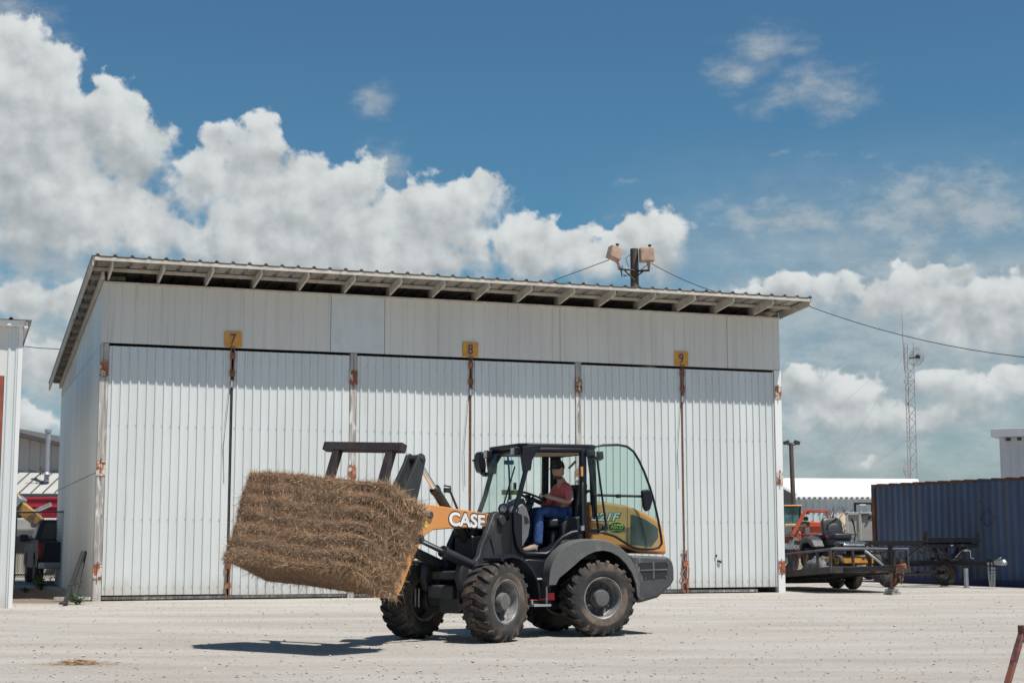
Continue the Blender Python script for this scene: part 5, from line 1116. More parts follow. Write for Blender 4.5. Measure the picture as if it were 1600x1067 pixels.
for (px, py, px2, py2) in ((1415, 720, 1421, 745), (1413, 718, 1416, 738), (1412, 738, 1421, 735)): m.bar(at(px, py, TY - .3) - Vector(RTW.location), at(px2, py2, TY - .3) - Vector(RTW.location), .05, .05)
for q in range(3): p = at(1416 + q * 1.5, 734 + q * 3, TY - .3) - Vector(RTW.location); m.tube([p + Vector((math.cos(t) * .22, 0, math.sin(t) * .3)) for t in [k * .63 for k in range(10)]], .025, 4, closed=True)
m.build('small_antenna', 'mast', RTW)
for (x0_, y0_, x1_, y1_) in ((1419, 540, 1250, 690), (1419, 545, 1290, 760), (1424, 682, 1330, 752), (1428, 545, 1640, 640), (1428, 683, 1580, 720)):
    m = MB(); m.tube([at(x0_, y0_, TY) - Vector(RTW.location), at(x1_, y1_, TY + 6) - Vector(RTW.location)], .006, 4); m.build('guy_wire', 'mast', RTW)

# ------------------------------------------------------------------ far buildings on the right
MT['white_roof'] = mat('bright white roof', (0.80, 0.81, 0.81), .5, 0, .03, .5, dirt=(.6, .6, .58), dlo=.55, dhi=.85, ds=.4); MT['blue_white'] = mat('pale blue white siding', (0.50, 0.55, 0.56), .6, 0, .05, 1); MT['grey_siding'] = mat('dark grey siding', (0.12, 0.125, 0.135), .6, 0, .06, 1)
def P_(t, px, py, Y): return at(px, py, Y) - Vector(t.location)
WH = thing('white_warehouse', 'long low warehouse with bright white pitched roof behind the yard fence', 'warehouse', (at(1300, 800, 88).x, 88, 0))
el, er = P_(WH, 1190, 776, 88), P_(WH, 1446, 776, 88); rl, rr = P_(WH, 1190, 746.5, 95), P_(WH, 1434, 748, 95)
def whr(m):
    b = [el, er, rr, rl]; m.add([p for p in b] + [p - Vector((0, 0, .12)) for p in b], [(0, 1, 2, 3), (7, 6, 5, 4), (0, 4, 5, 1), (1, 5, 6, 2), (2, 6, 7, 3), (3, 7, 4, 0)])
    bb = [rl, rr, rr + Vector((0.3, 7, -1.2)), rl + Vector((0, 7, -1.2))]; m.add(bb + [p - Vector((0, 0, .12)) for p in bb], [(0, 1, 2, 3), (7, 6, 5, 4), (0, 4, 5, 1), (1, 5, 6, 2), (2, 6, 7, 3), (3, 7, 4, 0)])
m = MB(); whr(m); m.build('roof', 'white_roof', WH)
m = MB(); m.ribbed(rib_profile(er.x - el.x - .3, .38, .03, .1, .05), lambda p, d: (el.x + .15 + p, el.y + .25 - d, 0), lambda p, d: (el.x + .15 + p, el.y + .25 - d, el.z - .1), (0, 1, 0), .02); m.build('wall', 'blue_white', WH)
m = MB(); m.add([(er.x - .16, el.y + .3, 0), (er.x - .16, 14, 0), (er.x - .5, 14, rr.z - 1.3), (rr.x - .2, 7, rr.z - .15), (er.x - .16, el.y + .3, el.z - .1)], [(0, 1, 2, 3, 4)]); m.build('gable_wall', 'blue_white', WH)
m = MB(); x = el.x
while x < er.x: m.box((x, el.y - .03, el.z - .06), (.12, .06, .10)); x += .3
m.build('eave_trim', 'dark_trim', WH)
GS = thing('gable_shed', 'dark grey gabled shed half hidden behind the white shed corner', 'shed', (at(1215, 800, 82).x, 82, 0))
gp = [P_(GS, 1150, 842, 82), P_(GS, 1242, 842, 82), P_(GS, 1242, 774, 82), P_(GS, 1205, 753, 82), P_(GS, 1150, 780, 82)]; gp[0].z = gp[1].z = 0
m = MB(); m.add(gp + [p + Vector((0, 8, 0)) for p in gp], [(0, 1, 2, 3, 4), (9, 8, 7, 6, 5), (0, 5, 6, 1), (1, 6, 7, 2), (2, 7, 8, 3), (3, 8, 9, 4)]); m.build('wall', 'grey_siding', GS)
m = MB(); m.bar(gp[3] + Vector((0, -.1, .06)), gp[2] + Vector((.1, -.1, .02)), .3, .12); m.bar(gp[3] + Vector((0, -.1, .06)), gp[4] + Vector((-.1, -.1, .02)), .3, .12); m.build('verge', 'white_roof', GS)
WB = thing('white_building', 'tall white ribbed metal building above the far right of the blue container', 'building', (at(1562, 700, 60).x, 60, 0), R(-30))
hb_ = at(1562, 684, 60).z
m = MB(); m.ribbed(rib_profile(9, .32, .03, .08, .05), lambda p, d: (p, -d, 0), lambda p, d: (p, -d, hb_), (0, 1, 0), .02); m.span((0, .05, 0), (.05, 8, hb_)); MT['lav'] = mat('pale grey siding', (.50, .50, .52), .6, 0, .05, 1); m.build('wall', 'lav', WB)
m = MB(); m.span((-.25, -.3, hb_ + .02), (9, 8, hb_ + .34)); m.build('fascia', 'lav', WB, .02)
m = MB()
for q in range(20): m.box((.35 + .42 * q, -.06, hb_ - .07), (.16, .05, .10))
m.build('eave_gap', 'black_ink', WB)
LP = thing('lamp_post', 'rusty brown lamp post with two small floodlights behind the shed corner', 'lamp post', (at(1239, 800, 70).x, 70, 0))
zt = at(1238, 692, 70).z; m = MB(); m.tube([(.08, 0, 0), (-.02, 0, zt)], [.13, .10], 10); m.build('post', 'pole', LP, smooth=40)
for s in (-1, 1):
    m = MB(); m.box((s * .24, -.05, zt + .02), (.26, .22, .16), Matrix.Rotation(R(s * 18), 3, 'Y')); m.tube([(0, 0, zt - .12), (s * .22, -.05, zt - .06)], .03, 6); m.build('floodlight', 'steel_dark', LP, .015)
# ------------------------------------------------------------------ shipping container
ca = Vector((at(1361, 757, 48.4).x, 48.4, 0)); cd = Vector((.43, -.903, 0)).normalized(); CT = thing('shipping_container', 'weathered blue corrugated shipping container with rust streaks along its base', 'container', ca, math.atan2(cd.y, cd.x))
hc = at(1361, 757, 48.4).z
MT['cont'] = mat('faded blue container steel', (0.048, 0.092, 0.185), .65, 0, .16, 1.5, (1, 1, .2), dirt=(.10, .105, .125), dlo=.45, dhi=.75, ds=2.2, dst=(2.2, 1, .12), dirt2=(.07, .032, .02), d2lo=.68, d2hi=.72, d2s=2.6, d2st=(1.4, 1, .45), bump=.002)
MT['cont_ridge_sun'] = mat('container ridge with painted sun shading', (.10, .108, .128), .7, 0, .2, 1.5, (1, 1, .2), dirt=(.05, .08, .18), dlo=.5, dhi=.75, ds=1.5, dst=(1.5, 1, .2), dirt2=(.08, .035, .02), d2lo=.66, d2hi=.71, d2s=2.6, d2st=(1.4, 1, .45))  # grazing sun shading painted into the outer rib faces as a greyer tone
MT['cont_dark'] = mat('deep blue container rail', (0.022, 0.028, 0.10), .6, 0, .2, 2)
MT['cont_rust'] = mat('rusted container frame', (0.13, 0.055, 0.03), .85, 0, .4, 4, dirt=(.06, .07, .11), dlo=.52, dhi=.62, ds=2.5)
CL = 12.19
m = MB(); pr = []; x = .17
pr.append((.16, 0))
while x + .278 < CL - .16: pr += [(x + .05, 0), (x + .11, .048), (x + .20, .048), (x + .26, 0)]; x += .278
pr.append((CL - .16, 0))
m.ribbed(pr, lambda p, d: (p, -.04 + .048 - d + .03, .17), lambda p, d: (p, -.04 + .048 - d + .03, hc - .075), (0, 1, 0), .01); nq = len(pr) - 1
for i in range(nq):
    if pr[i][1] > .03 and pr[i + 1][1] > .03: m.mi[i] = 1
m.build('side_panel', ['cont', 'cont_ridge_sun'], CT)
m = MB(); m.span((.16, .0, hc - .08), (CL - .16, .06, hc)); m.build('top_rail', 'cont_rust', CT, .006)
m = MB(); m.span((.16, .0, .02), (CL - .16, .06, .17)); m.build('bottom_rail', 'cont_dark', CT, .006)
for x in (0, CL - .16):
    m = MB(); m.span((x, -.01, .12), (x + .16, .16, hc - .12)); cp = m.build('corner_post', 'cont_rust', CT, .006)
    m = MB(); m.span((x, -.012, hc - .118), (x + .165, .17, hc + .006)); m.span((x, -.012, 0), (x + .165, .17, .118)); m.build('corner_casting', 'rust', cp, .01)
m = MB(); m.span((.02, .05, hc - .06), (CL - .02, 2.42, hc - .01)); m.span((.02, .16, .1), (.06, 2.3, hc - .1)); m.span((.02, 2.40, .1), (CL, 2.44, hc - .1)); m.span((CL - .06, .2, .1), (CL - .02, 2.4, hc - .1)); m.build('roof_and_ends', 'cont', CT)
m = MB(); x = .4
while x < CL: m.box((x, .1, hc + .008), (.20, .24, .02)); x += .556
m.build('roof_corrugation', 'cont_rust', CT)
dm = at(1562.5, 809, 44); dl = Matrix.Rotation(-math.atan2(cd.y, cd.x), 3, 'Z') @ (dm - ca)
tloc = (dm - ca).dot(cd)
m = MB(); dd = [(tloc, 1.62 + .20), (tloc + .20, 1.62), (tloc, 1.62 - .20), (tloc - .20, 1.62)]; zc = at(1562.5, 809, ca.y + cd.y * tloc).z
dd = [(tloc, zc + .24), (tloc + .30, zc), (tloc, zc - .24), (tloc - .30, zc)]
for q in range(4):
    a, b = dd[q], dd[(q + 1) % 4]; m.bar((a[0], -.013, a[1]), (b[0], -.013, b[1]), .006, .022, up=(0, 1, 0))
MT['faded_red'] = mat('faded red outline', (.17, .05, .07), .7); m.build('hazard_diamond', 'faded_red', CT)
# ------------------------------------------------------------------ utility trailer with mower (x forward along its tongue, y left)
ta = Vector((.30, -.954, 0)).normalized(); TF0 = Vector((8.73, 38.0, 0)); TILT = R(-3.6)
MT['tr_black'] = mat('scuffed black trailer steel', (0.035, 0.032, 0.032), .6, .1, .3, 4, dirt=(.13, .065, .04), dlo=.53, dhi=.68, ds=3.0, dst=(1, 1, 2)); MT['tr_rail'] = mat('worn grey black top rail', (.075, .075, .085), .45, .2, .3, 4)
UT = thing('utility_trailer', 'black rusty utility trailer carrying a riding mower, propped on its jack beside the shed corner', 'trailer', TF0, math.atan2(ta.y, ta.x))
MTt = Matrix.Rotation(TILT, 4, 'Y')
def tp(name, mt, fn, bevel=.006, parent=UT, smooth=0): m = MB(MTt); fn(m); return m.build(name, mt, parent, bevel=bevel, smooth=smooth)
TL, TW = 5.2, 1.06; zf = .62
def tframe(m):
    for s in (-1, 1): m.span((-TL, s * TW - .04, zf - .13), (0, s * TW + .04, zf + .03))
    m.span((-.08, -TW, zf - .13), (0, TW, zf + .03)); m.span((-TL, -TW, zf - .13), (-TL + .08, TW, zf + .03))
    for q in range(7): m.span((-TL + .4 + q * .7, -TW, zf - .1), (-TL + .47 + q * .7, TW, zf - .02))
    for s in (-1, 1): m.bar((-.1, s * .75, zf - .06), (1.25, s * .06, zf - .06), .09, .12)
tp('frame', 'tr_black', tframe)
MT['deck_wood'] = mat('grey deck boards', (.14, .115, .095), .9, 0, .3, 5, (.4, 6, 1))
tp('deck', 'deck_wood', lambda m: [m.span((-TL + .09, -TW + .05 + q * .24, zf - .015), (-.09, -TW + .05 + q * .24 + .225, zf + .025)) for q in range(8)], .004)
zt_ = 1.06
for s in (-1, 1): tp('top_rail', 'tr_rail', lambda m: m.tube([(-TL + .1, s * TW, zt_), (-.03, s * TW, zt_)], .034, 8), 0, smooth=50)
tp('front_rail', 'tr_rail', lambda m: m.tube([(-.03, -TW, zt_), (-.03, TW + .02, zt_)], .036, 8), 0, smooth=50)
for s in (-1, 1):
    for q in range(8): tp('rail_post', 'tr_black', lambda m: m.bar((-.04 - q * .64, s * TW, zf), (-.04 - q * .64, s * TW, zt_), .07, .05), .004)
for y in (-.45, .0, .55): tp('rail_post', 'tr_black', lambda m: m.bar((-.04, y, zf), (-.04, y, zt_), .07, .05), .004)
tp('brace', 'galv', lambda m: m.bar((-.02, -.12, 1.03), (.22, .22, .66), .09, .05), .006)
tp('coupler', 'rust', lambda m: [m.box((1.32, 0, zf - .04), (.3, .14, .12)), m.lathe([(.07, -.05), (.08, .02), (.05, .07)], (1.48, 0, zf - .04), (0, 0, 1), 12), m.tube([(1.35, 0, zf), (1.45, 0, zf + .1)], .02, 6)], .01)
for (x, y) in ((1.05, .13), (1.1, -.14)):
    def tchain(m):
        for q in range(14):
            t = q / 13; p = Vector((x + .25 * t, y * (1 - t * .3), zf - .1 - .32 * 4 * t * (1 - t))); m.box(p, (.035, .022, .05), Matrix.Rotation(q * .8, 3, 'Z'))
    tp('chain', 'rust', tchain, 0)
jx = .62
jk = MB(); zj = zf - jx * math.sin(TILT) * -1
m = MB(); m.tube([(jx, .16, .14), (jx, .16, .70)], .036, 10); m.lathe([(.09, .13), (.09, .15)], (jx, .16, 0), (0, 0, 1), 12); m.build('jack_leg', 'rust', UT, smooth=40)
m = MB(); m.tube([(jx, .16, .52), (jx, .16, 1.13)], .058, 10); m.lathe([(.065, 1.12), (.065, 1.16)], (jx, .16, 0), (0, 0, 1), 12); m.build('jack_tube', 'black', UT, smooth=40)
for q in range(4):
    o_ = Vector(UT.location) + Matrix.Rotation(UT.rotation_euler.z, 3, 'Z') @ Vector((jx, .16, 0))
    m = MB(); m.box((0, 0, .016 + .0325 * q), (.36 - .03 * q + random.uniform(-.03, .03), .26, .031), Matrix.Rotation(random.uniform(-.3, .3), 3, 'Z')); b = m.build('wood_block', 'timber', bevel=.004); b.location = o_ + Vector((random.uniform(-.02, .02), 0, 0))
    tag(b, ('lowest weathered board of the stack under the trailer jack', 'second weathered board from the ground under the trailer jack', 'third weathered board from the ground under the trailer jack', 'topmost weathered board right beneath the trailer jack')[q], 'wood board', 'boards stacked under the trailer jack')
def road_wheel(parent, c, ax, r, w, dark=False):
    c = Vector(c); ax = Vector(ax)
    m = MB(); m.lathe([(.05, w * .18), (r * .28, w * .20), (r * .34, w * .05), (r * .52, w * .02), (r * .60, w * .30), (r * .66, w * .44), (r * .66, -w * .44), (r * .60, -w * .3), (r * .5, -w * .02), (.05, -w * .02)], c, ax, 28, close=True)
    u = ax.orthogonal().normalized(); v = ax.cross(u)
    for q in range(8):
        t = q * math.pi / 4; m.lathe([(r * .07, w * .03), (r * .07, w * .06)], c + (u * math.cos(t) + v * math.sin(t)) * r * .43, ax, 8)
    wh = m.build('wheel', 'steel_dark' if dark else 'rim', parent, smooth=40)
    m = MB(); m.lathe([(r * .64, -w * .46), (r * .82, -w * .5), (r * .95, -w * .44), (r, -w * .3), (r * .985, -w * .1), (r, 0), (r * .985, w * .1), (r, w * .3), (r * .95, w * .44), (r * .82, w * .5), (r * .64, w * .46)], c, ax, 36, close=True); m.build('tyre', 'rubber', wh, smooth=40); return wh
for x in (-3.0, -3.85):
    for s in (-1, 1): road_wheel(UT, (x, s * 1.19, .39), (0, s, 0), .39, .23, s > 0)
for s in (1, -1): tp('fender', 'tr_black', lambda m: m.plate([(-2.5, .62), (-2.65, .80), (-2.8, .84), (-4.1, .84), (-4.25, .80), (-4.4, .62), (-4.33, .62), (-4.21, .77), (-4.07, .805), (-2.83, .805), (-2.69, .77), (-2.57, .62)], s * 1.11, s * 1.11 + .2 * s), 0)
tp('axle', 'tr_black', lambda m: [m.tube([(x, -.95, .42), (x, .95, .42)], .04, 8) for x in (-3.0, -3.85)], 0)
# riding mower: faces down the trailer, standing on the deck
MW = thing('riding_mower', 'zero turn riding mower with black seat and yellow deck standing on the rusty trailer', 'lawn mower', UT.matrix_basis @ (MTt @ Vector((-1.30, -.05, zf + .026))), UT.rotation_euler.z); MW.rotation_euler.y = 0
MWM = Matrix.Rotation(TILT, 4, 'Y')
def mw(name, mt, fn, bevel=.01, parent=None, smooth=0, seg=2): m = MB(MWM); fn(m); return m.build(name, mt, parent or MW, bevel=bevel, smooth=smooth, seg=seg)
MT['mower_yellow'] = mat('mower yellow orange', (.55, .25, .03), .4, 0, .1, 4, dirt=(.26, .14, .05), dlo=.48, dhi=.75, ds=5); MT['mower_grey'] = mat('mower grey body', (.055, .056, .062), .45, 0, .2, 5, dirt=(.16, .145, .12), dlo=.55, dhi=.8, ds=4)
mw('deck', 'mower_yellow', lambda m: m.slab([(.50, -.62), (.62, -.3), (.62, .3), (.50, .62), (-.25, .66), (-.35, .3), (-.35, -.3), (-.25, -.66)], .10, .27), .02)
mw('frame', 'mower_grey', lambda m: [m.span((-.95, -.33, .33), (.7, -.25, .43)), m.span((-.95, .25, .33), (.7, .33, .43)), m.span((.62, -.62, .42), (.72, .62, .50)), m.span((-.1, -.4, .45), (.55, .4, .52)), m.plate([(.4, .50), (.62, .52), (.66, .60), (.45, .66)], -.4, .4)], .015)
mw('engine_cover', 'mower_grey', lambda m: [m.soft((-.78, 0, .62), (.62, .8, .46), None, .35), m.soft((-.85, 0, .86), (.3, .5, .14), None, .4)], 0, smooth=70)
for s in (-1, 1): mw('fender', 'mower_grey', lambda m: m.plate([(-.95, .40), (-.98, .62), (-.85, .82), (-.55, .84), (-.30, .74), (-.18, .55), (-.3, .55), (-.5, .68), (-.8, .68)], s * .34, s * .66), .03)
def mseat(m):
    m.soft((-.10, 0, .80), (.54, .56, .18), None, .45); m.soft((-.40, 0, 1.03), (.17, .58, .56), Matrix.Rotation(R(-12), 3, 'Y'), .5); m.soft((-.32, 0, 1.0), (.13, .40, .34), Matrix.Rotation(R(-12), 3, 'Y'), .6)
mw('seat', 'seat', mseat, 0, smooth=80)
mw('seat_base', 'mower_grey', lambda m: m.box((-.15, 0, .66), (.5, .5, .16)), .02)
for s in (-1, 1):
    mw('control_lever', 'black_ink', lambda m: [m.tube([(.02, s * .36, .62), (.10, s * .38, .85), (.02, s * .40, .98), (.05, s * .38, 1.06), (.18, s * .16 if False else s * .30, 1.16)], .018, 6), m.tube([(.12, s * .33, 1.12), (.26, s * .20, 1.24)], .028, 6)], 0, smooth=50)
    w = mw('rear_wheel', 'mower_yellow', lambda m: m.lathe([(.04, .05), (.12, .05), (.14, .10), (.16, .11), (.16, -.1), (.04, -.1)], (-.62, s * .55, .28), (0, s, 0), 20, close=True), 0, smooth=40)
    mw('tyre', 'rubber', lambda m: m.lathe([(.15, -.12), (.24, -.14), (.275, -.1), (.28, 0), (.275, .1), (.24, .14), (.15, .12)], (-.62, s * .55, .28), (0, s, 0), 28, close=True), 0, w, 40)
    c = mw('caster_wheel', 'mower_yellow', lambda m: m.lathe([(.03, .05), (.06, .05), (.075, .03), (.095, .06), (.095, -.06), (.03, -.06)], (.80, s * .54, .155), (.35, s * .94, 0), 20, close=True), 0, smooth=40)
    mw('tyre', 'rubber', lambda m: m.lathe([(.09, -.065), (.13, -.075), (.152, -.05), (.155, 0), (.152, .05), (.13, .075), (.09, .065)], (.80, s * .54, .155), (.35, s * .94, 0), 24, close=True), 0, c, 40)
    mw('caster_fork', 'black_ink', lambda m: [m.tube([(.68, s * .54, .5), (.72, s * .54, .40), (.74, s * .54 + .1 * s, .33), (.80, s * .54 + .1 * s, .155)], .022, 6)], 0, c)
mw('fuel_cap', 'tail_red', lambda m: m.tube([(.12, -.46, .78), (.12, -.46, .83)], .035, 8), 0)
mw('light_bar', 'lens', lambda m: m.span((.63, -.3, .53), (.66, .3, .58)), .005)
m = MB(); vs = []; NN = 16
for i in range(NN + 1):
    for j in range(NN + 1):
        x, y = i / NN * 1.5 - .75, j / NN * .8 - .4; e = max(0, 1 - (x / .75) ** 2) * max(0, 1 - (y / .4) ** 2); vs.append((x, y, .02 + .26 * e ** .6 * (1 + .5 * mnoise.noise(Vector((x * 5, y * 5, 2)))) + .03 * mnoise.noise(Vector((x * 13, y * 13, 1)))))
m.add(vs, [(i * (NN + 1) + j, i * (NN + 1) + j + 1, (i + 1) * (NN + 1) + j + 1, (i + 1) * (NN + 1) + j) for i in range(NN) for j in range(NN)])
o = m.build('tarpaulin', 'grey_cloth', smooth=70); o.location = UT.matrix_basis @ (MTt @ Vector((-1.35, -.70, zf + .02))); o.rotation_euler = (0, TILT, UT.rotation_euler.z); o.scale = (.8, .45, 1); tag(o, 'crumpled grey tarpaulin bundle on the trailer deck beside the mower', 'tarpaulin')

# ------------------------------------------------------------------ black equipment trailer in front of the container
EA = Vector((.60, -.80, 0)); ET = thing('equipment_trailer', 'black skeletal trailer with raised crossbar, silver jack and chain before the blue container', 'trailer', (11.25, 43.5, 0), math.atan2(EA.y, EA.x))
MT['et_black'] = mat('glossy black trailer paint', (.014, .014, .017), .35, 0, .2, 4, dirt=(.06, .055, .05), dlo=.58, dhi=.8, ds=3)
def ep(name, mt, fn, bevel=.006, parent=ET, smooth=0): m = MB(); fn(m); return m.build(name, mt, parent, bevel=bevel, smooth=smooth)
for s in (-1, 1): road_wheel(ET, (0, s * 1.2, .37), (0, -1, 0), .37, .24)
ep('axle', 'et_black', lambda m: [m.tube([(0, -1.15, .37), (0, 1.15, .37)], .06, 8), m.bar((.0, -1.02, .60), (0, 1.02, .60), .10, .10)])
def el_(px, py, Y): return ET.matrix_basis.inverted() @ at(px, py, Y)
def etframe(m):
    m.bar((-1.0, 0, .66), (2.58, 0, .66), .13, .13)                      # drawbar
    for s in (-1, 1):
        m.bar((-3.6, s * 1.0, 1.20), (1.1, s * 1.0, 1.20), .07, .11); m.bar((-.9, s * .9, .62), (.9, s * .9, .62), .08, .10)
        m.bar((-.9, s * .95, 1.15), (-.1, s * .9, .62), .06, .06); m.bar((1.0, s * .95, 1.15), (.1, s * .9, .62), .06, .06)
        m.bar((.7, s * .95, 1.18), (1.3, 0, .70), .06, .06)
    for x in (-3.5, -2.3, -1.1, 0, 1.05): m.bar((x, -1.0, 1.17), (x, 1.0, 1.17), .08, .08)
    for y in (-.55, 0, .55): m.bar((1.0, y, 1.16), (1.0, y * .6, .72), .07, .10)
    m.bar((-1.5, -.9, .40), (.4, -.9, .44), .04, .04)
ep('frame', 'et_black', etframe)
def etbar(m):
    m.box((1.22, .0, 1.28), (.16, 2.3, .13)); m.box((1.22, 0, 1.13), (.10, 2.2, .12))
    for s in (-1, 1): m.plate([(1.14, 1.3), (1.30, 1.3), (1.27, 1.52), (1.2, 1.52)], s * 1.12 - .03, s * 1.12 + .03)
    for y in (-.7, .7): m.bar((1.2, y, 1.15), (1.25, 0, .72), .05, .07)
ep('crossbar', 'et_black', etbar, .008)
for s in (-1, 1): ep('fender', 'et_black', lambda m: m.plate([(-.55, .66), (-.45, .80), (.45, .80), (.55, .66), (.50, .66), (.42, .76), (-.42, .76), (-.50, .66)], s * 1.07, s * 1.36), .0)
jk = ep('jack', 'et_black', lambda m: [m.tube([(1.55, .12, .45), (1.55, .12, .98)], .05, 10), m.box((1.55, .02, .70), (.16, .2, .16))], .004, smooth=40)
ep('jack_foot', 'galv', lambda m: [m.tube([(1.55, .12, .0), (1.55, .12, .52)], .06, 12), m.lathe([(.1, 0), (.1, .02)], (1.55, .12, 0), (0, 0, 1), 12)], 0, jk, 40)
ep('jack_crank', 'galv', lambda m: [m.tube([(1.55, .12, .98), (1.55, .12, 1.02), (1.58, .30, .98), (1.58, .30, .80), (1.58, .42, .78)], .018, 6), m.lathe([(.06, .97), (.06, 1.02)], (1.55, .12, 0), (0, 0, 1), 12)], 0, jk, 40)
ep('coupler', 'galv', lambda m: [m.box((2.68, 0, .68), (.28, .16, .12)), m.lathe([(.09, -.06), (.10, .02), (.05, .09)], (2.84, 0, .68), (0, 0, 1), 14), m.tube([(2.62, 0, .74), (2.77, 0, .82)], .022, 6)], .012)
ep('coupler_plate', 'et_black', lambda m: [m.box((2.49, 0, .68), (.2, .2, .22))], .01)
for (sx, ph_) in ((2.38, .12), (2.45, -.12)):
    def echain(m):
        m.tube([(sx + .10 * t, ph_ - .2 * ph_ * t, .66 - .58 * (4 * t * (1 - t)) ** .8) for t in [q / 25 for q in range(26)]], .008, 5)
        for q in range(26):
            t = q / 25; p = Vector((sx + .10 * t - .0, ph_ - .2 * ph_ * t, .66 - .58 * (4 * t * (1 - t)) ** .8 if t < 1 else .66)); m.box(p, (.05, .03, .06), Matrix.Rotation(q * 1.57, 3, 'Z'))
    ep('chain', 'galv', echain, 0)
ep('clearance_lamp', 'lens', lambda m: [m.box((1.285, -.1, 1.13), (.02, .12, .04)), m.box((.1, -.93, .5), (.3, .04, .05))], .003)

# ------------------------------------------------------------------ behind the trailers: fence, machines, heap, bush
chain_fence('chain_link_fence', (7.6, 49.2, 0), (11.0, 49.6, 0), 1.45, 'wire mesh fence behind the mower trailer, in front of the orange machine', cell=.085)
OM = thing('trencher', 'orange trenching machine with glazed cab and red rollover bar behind the mesh fence', 'trencher', (at(1268, 850, 54).x, 54, 0), 0)
MT['machine_red'] = mat('sun faded machine orange red', (.50, .095, .04), .5, 0, .12, 3, dirt=(.30, .14, .09), dlo=.55, dhi=.75, ds=3); MT['cab_cream'] = mat('orange cab roof', (.58, .30, .10), .5)
MT['cab_glass'] = mat('dusty teal glazing', (.07, .16, .16), .15, 0, .5, 3, dirt=(.28, .36, .35), dlo=.5, dhi=.7, ds=2)
def op(name, mt, fn, bevel=.01, parent=OM): m = MB(); fn(m); return m.build(name, mt, parent, bevel=bevel)
q_ = lambda px, py, Y=54: at(px, py, Y) - Vector(OM.location)
def rect(m, px0, py0, px1, py1, d0, d1, Y=54):
    a, b = q_(px0, py0, Y), q_(px1, py1, Y); m.span((a.x, d0, b.z), (b.x, d1, a.z))
op('engine_hood', 'machine_red', lambda m: [rect(m, 1250, 822, 1296, 862, -.5, .9), rect(m, 1236, 830, 1248, 846, -.55, .5)], .04)
op('body', 'machine_red', lambda m: [rect(m, 1215, 838, 1240, 866, -.3, .8), rect(m, 1240, 846, 1300, 872, -.2, .8)], .03)
cbx = op('cab', 'cab_cream', lambda m: [rect(m, 1212, 789, 1248.5, 791.5, -.6, .9)], .02)
op('cab_window', 'cab_glass', lambda m: rect(m, 1214, 792, 1246, 818, -.5, .8), .02, cbx)
op('cab_pillar', 'dark_trim', lambda m: [rect(m, 1246, 791, 1248, 820, -.55, -.4), rect(m, 1234, 791, 1235, 818, -.52, -.5)], 0, cbx)
op('rear_shell', 'tan_paint', lambda m: rect(m, 1222, 818, 1256, 823, -.55, .7), .03)
op('roll_bar', 'machine_red', lambda m: [m.bar(q_(1231, 838) + Vector((0, -.7, 0)), q_(1252.5, 798) + Vector((0, -.7, 0)), .09, .12), m.bar(q_(1251, 797.5) + Vector((0, -.7, 0)), q_(1288, 798) + Vector((0, -.7, 0)), .07, .07), m.bar(q_(1252, 800) + Vector((0, -.7, 0)), q_(1287, 801) + Vector((0, -.7, 0)), .03, .03), m.bar(q_(1287.5, 798) + Vector((0, -.7, 0)), q_(1288, 822) + Vector((0, -.7, 0)), .05, .05)], .005)
op('operator_seat', 'seat', lambda m: [rect(m, 1255, 807, 1262, 813, -.2, .2), rect(m, 1247, 813, 1254, 822, -.3, .2), rect(m, 1257, 797, 1262, 803, -.3, 0), rect(m, 1256, 814, 1263, 821, -.3, .1)], .03)
op('controls', 'machine_red', lambda m: [rect(m, 1262, 815, 1290, 822, -.2, .4), m.bar(q_(1268, 818), q_(1270, 812), .05, .05)], .02)
op('steel_plate', 'silver', lambda m: rect(m, 1253, 824, 1261, 836, -.56, -.5), .01)
def digger(m):
    for k in range(9): m.box(q_(1232 + 2.2 * k, 849 + 2 * math.sin(k), 53.4), (.05, .12, .32), Matrix.Rotation(.5 - .12 * k, 3, 'Y'))
    m.bar(q_(1222, 853, 53.5), q_(1252, 853, 53.5), .3, .2)
op('digging_chain', 'galv', digger, .005)
for px in (1222, 1284):
    m = MB(); m.lathe([(.2, -.2), (.5, -.2), (.55, 0), (.5, .2), (.2, .2)], (q_(px, 860).x, -.2, .55), (0, 1, 0), 20, close=True); m.build('wheel', 'rubber', OM, smooth=40)
SDm = thing('loader_bin', 'off white steel machine bin with black hoop frame standing left of the blue container', 'machine bin', (at(1320.5, 842, 50.5).x, 50.5, 0), R(-13))
q2 = lambda px, py: (lambda p: Vector((p.x * 1.06, 0, p.z)))(at(px, py, 50.5) - Vector(SDm.location))
MT['offwhite'] = mat('off white machine paint', (.46, .44, .40), .6, 0, .08, 3, dirt=(.25, .22, .19), dlo=.6, dhi=.85, ds=2.5)
a, b = q2(1320.5, 800), q2(1364, 846)
m = MB(); m.span((a.x, .05, .35), (b.x, 1.4, a.z - .02)); m.build('bin_body', 'offwhite', SDm, .03)
m = MB(); m.span((a.x, -.0, a.z - .09), (b.x, .05, a.z)); m.span((a.x, 0, .35), (a.x + .09, .05, a.z)); m.span((b.x - .5, 0, .35), (b.x - .42, .05, a.z)); m.span((a.x, 0, .35), (b.x, .05, .6)); m.build('bin_rib', 'offwhite', SDm, .01)
m = MB(); p0, p1 = q2(1333, 800), q2(1358, 784.5); m.span((p0.x, .2, p0.z), (p0.x + .08, .32, p1.z)); m.span((p1.x - .02, .2, p0.z), (p1.x + .06, .32, p1.z)); m.span((p0.x, .2, p1.z - .07), (p1.x + .06, .32, p1.z)); m.build('hoop_frame', 'black_ink', SDm, .01)
m = MB(); p0, p1 = q2(1340, 787.5), q2(1351, 791); m.span((p0.x, .15, p1.z), (p1.x, .25, p0.z)); m.build('beacon', 'trim', SDm, .03)
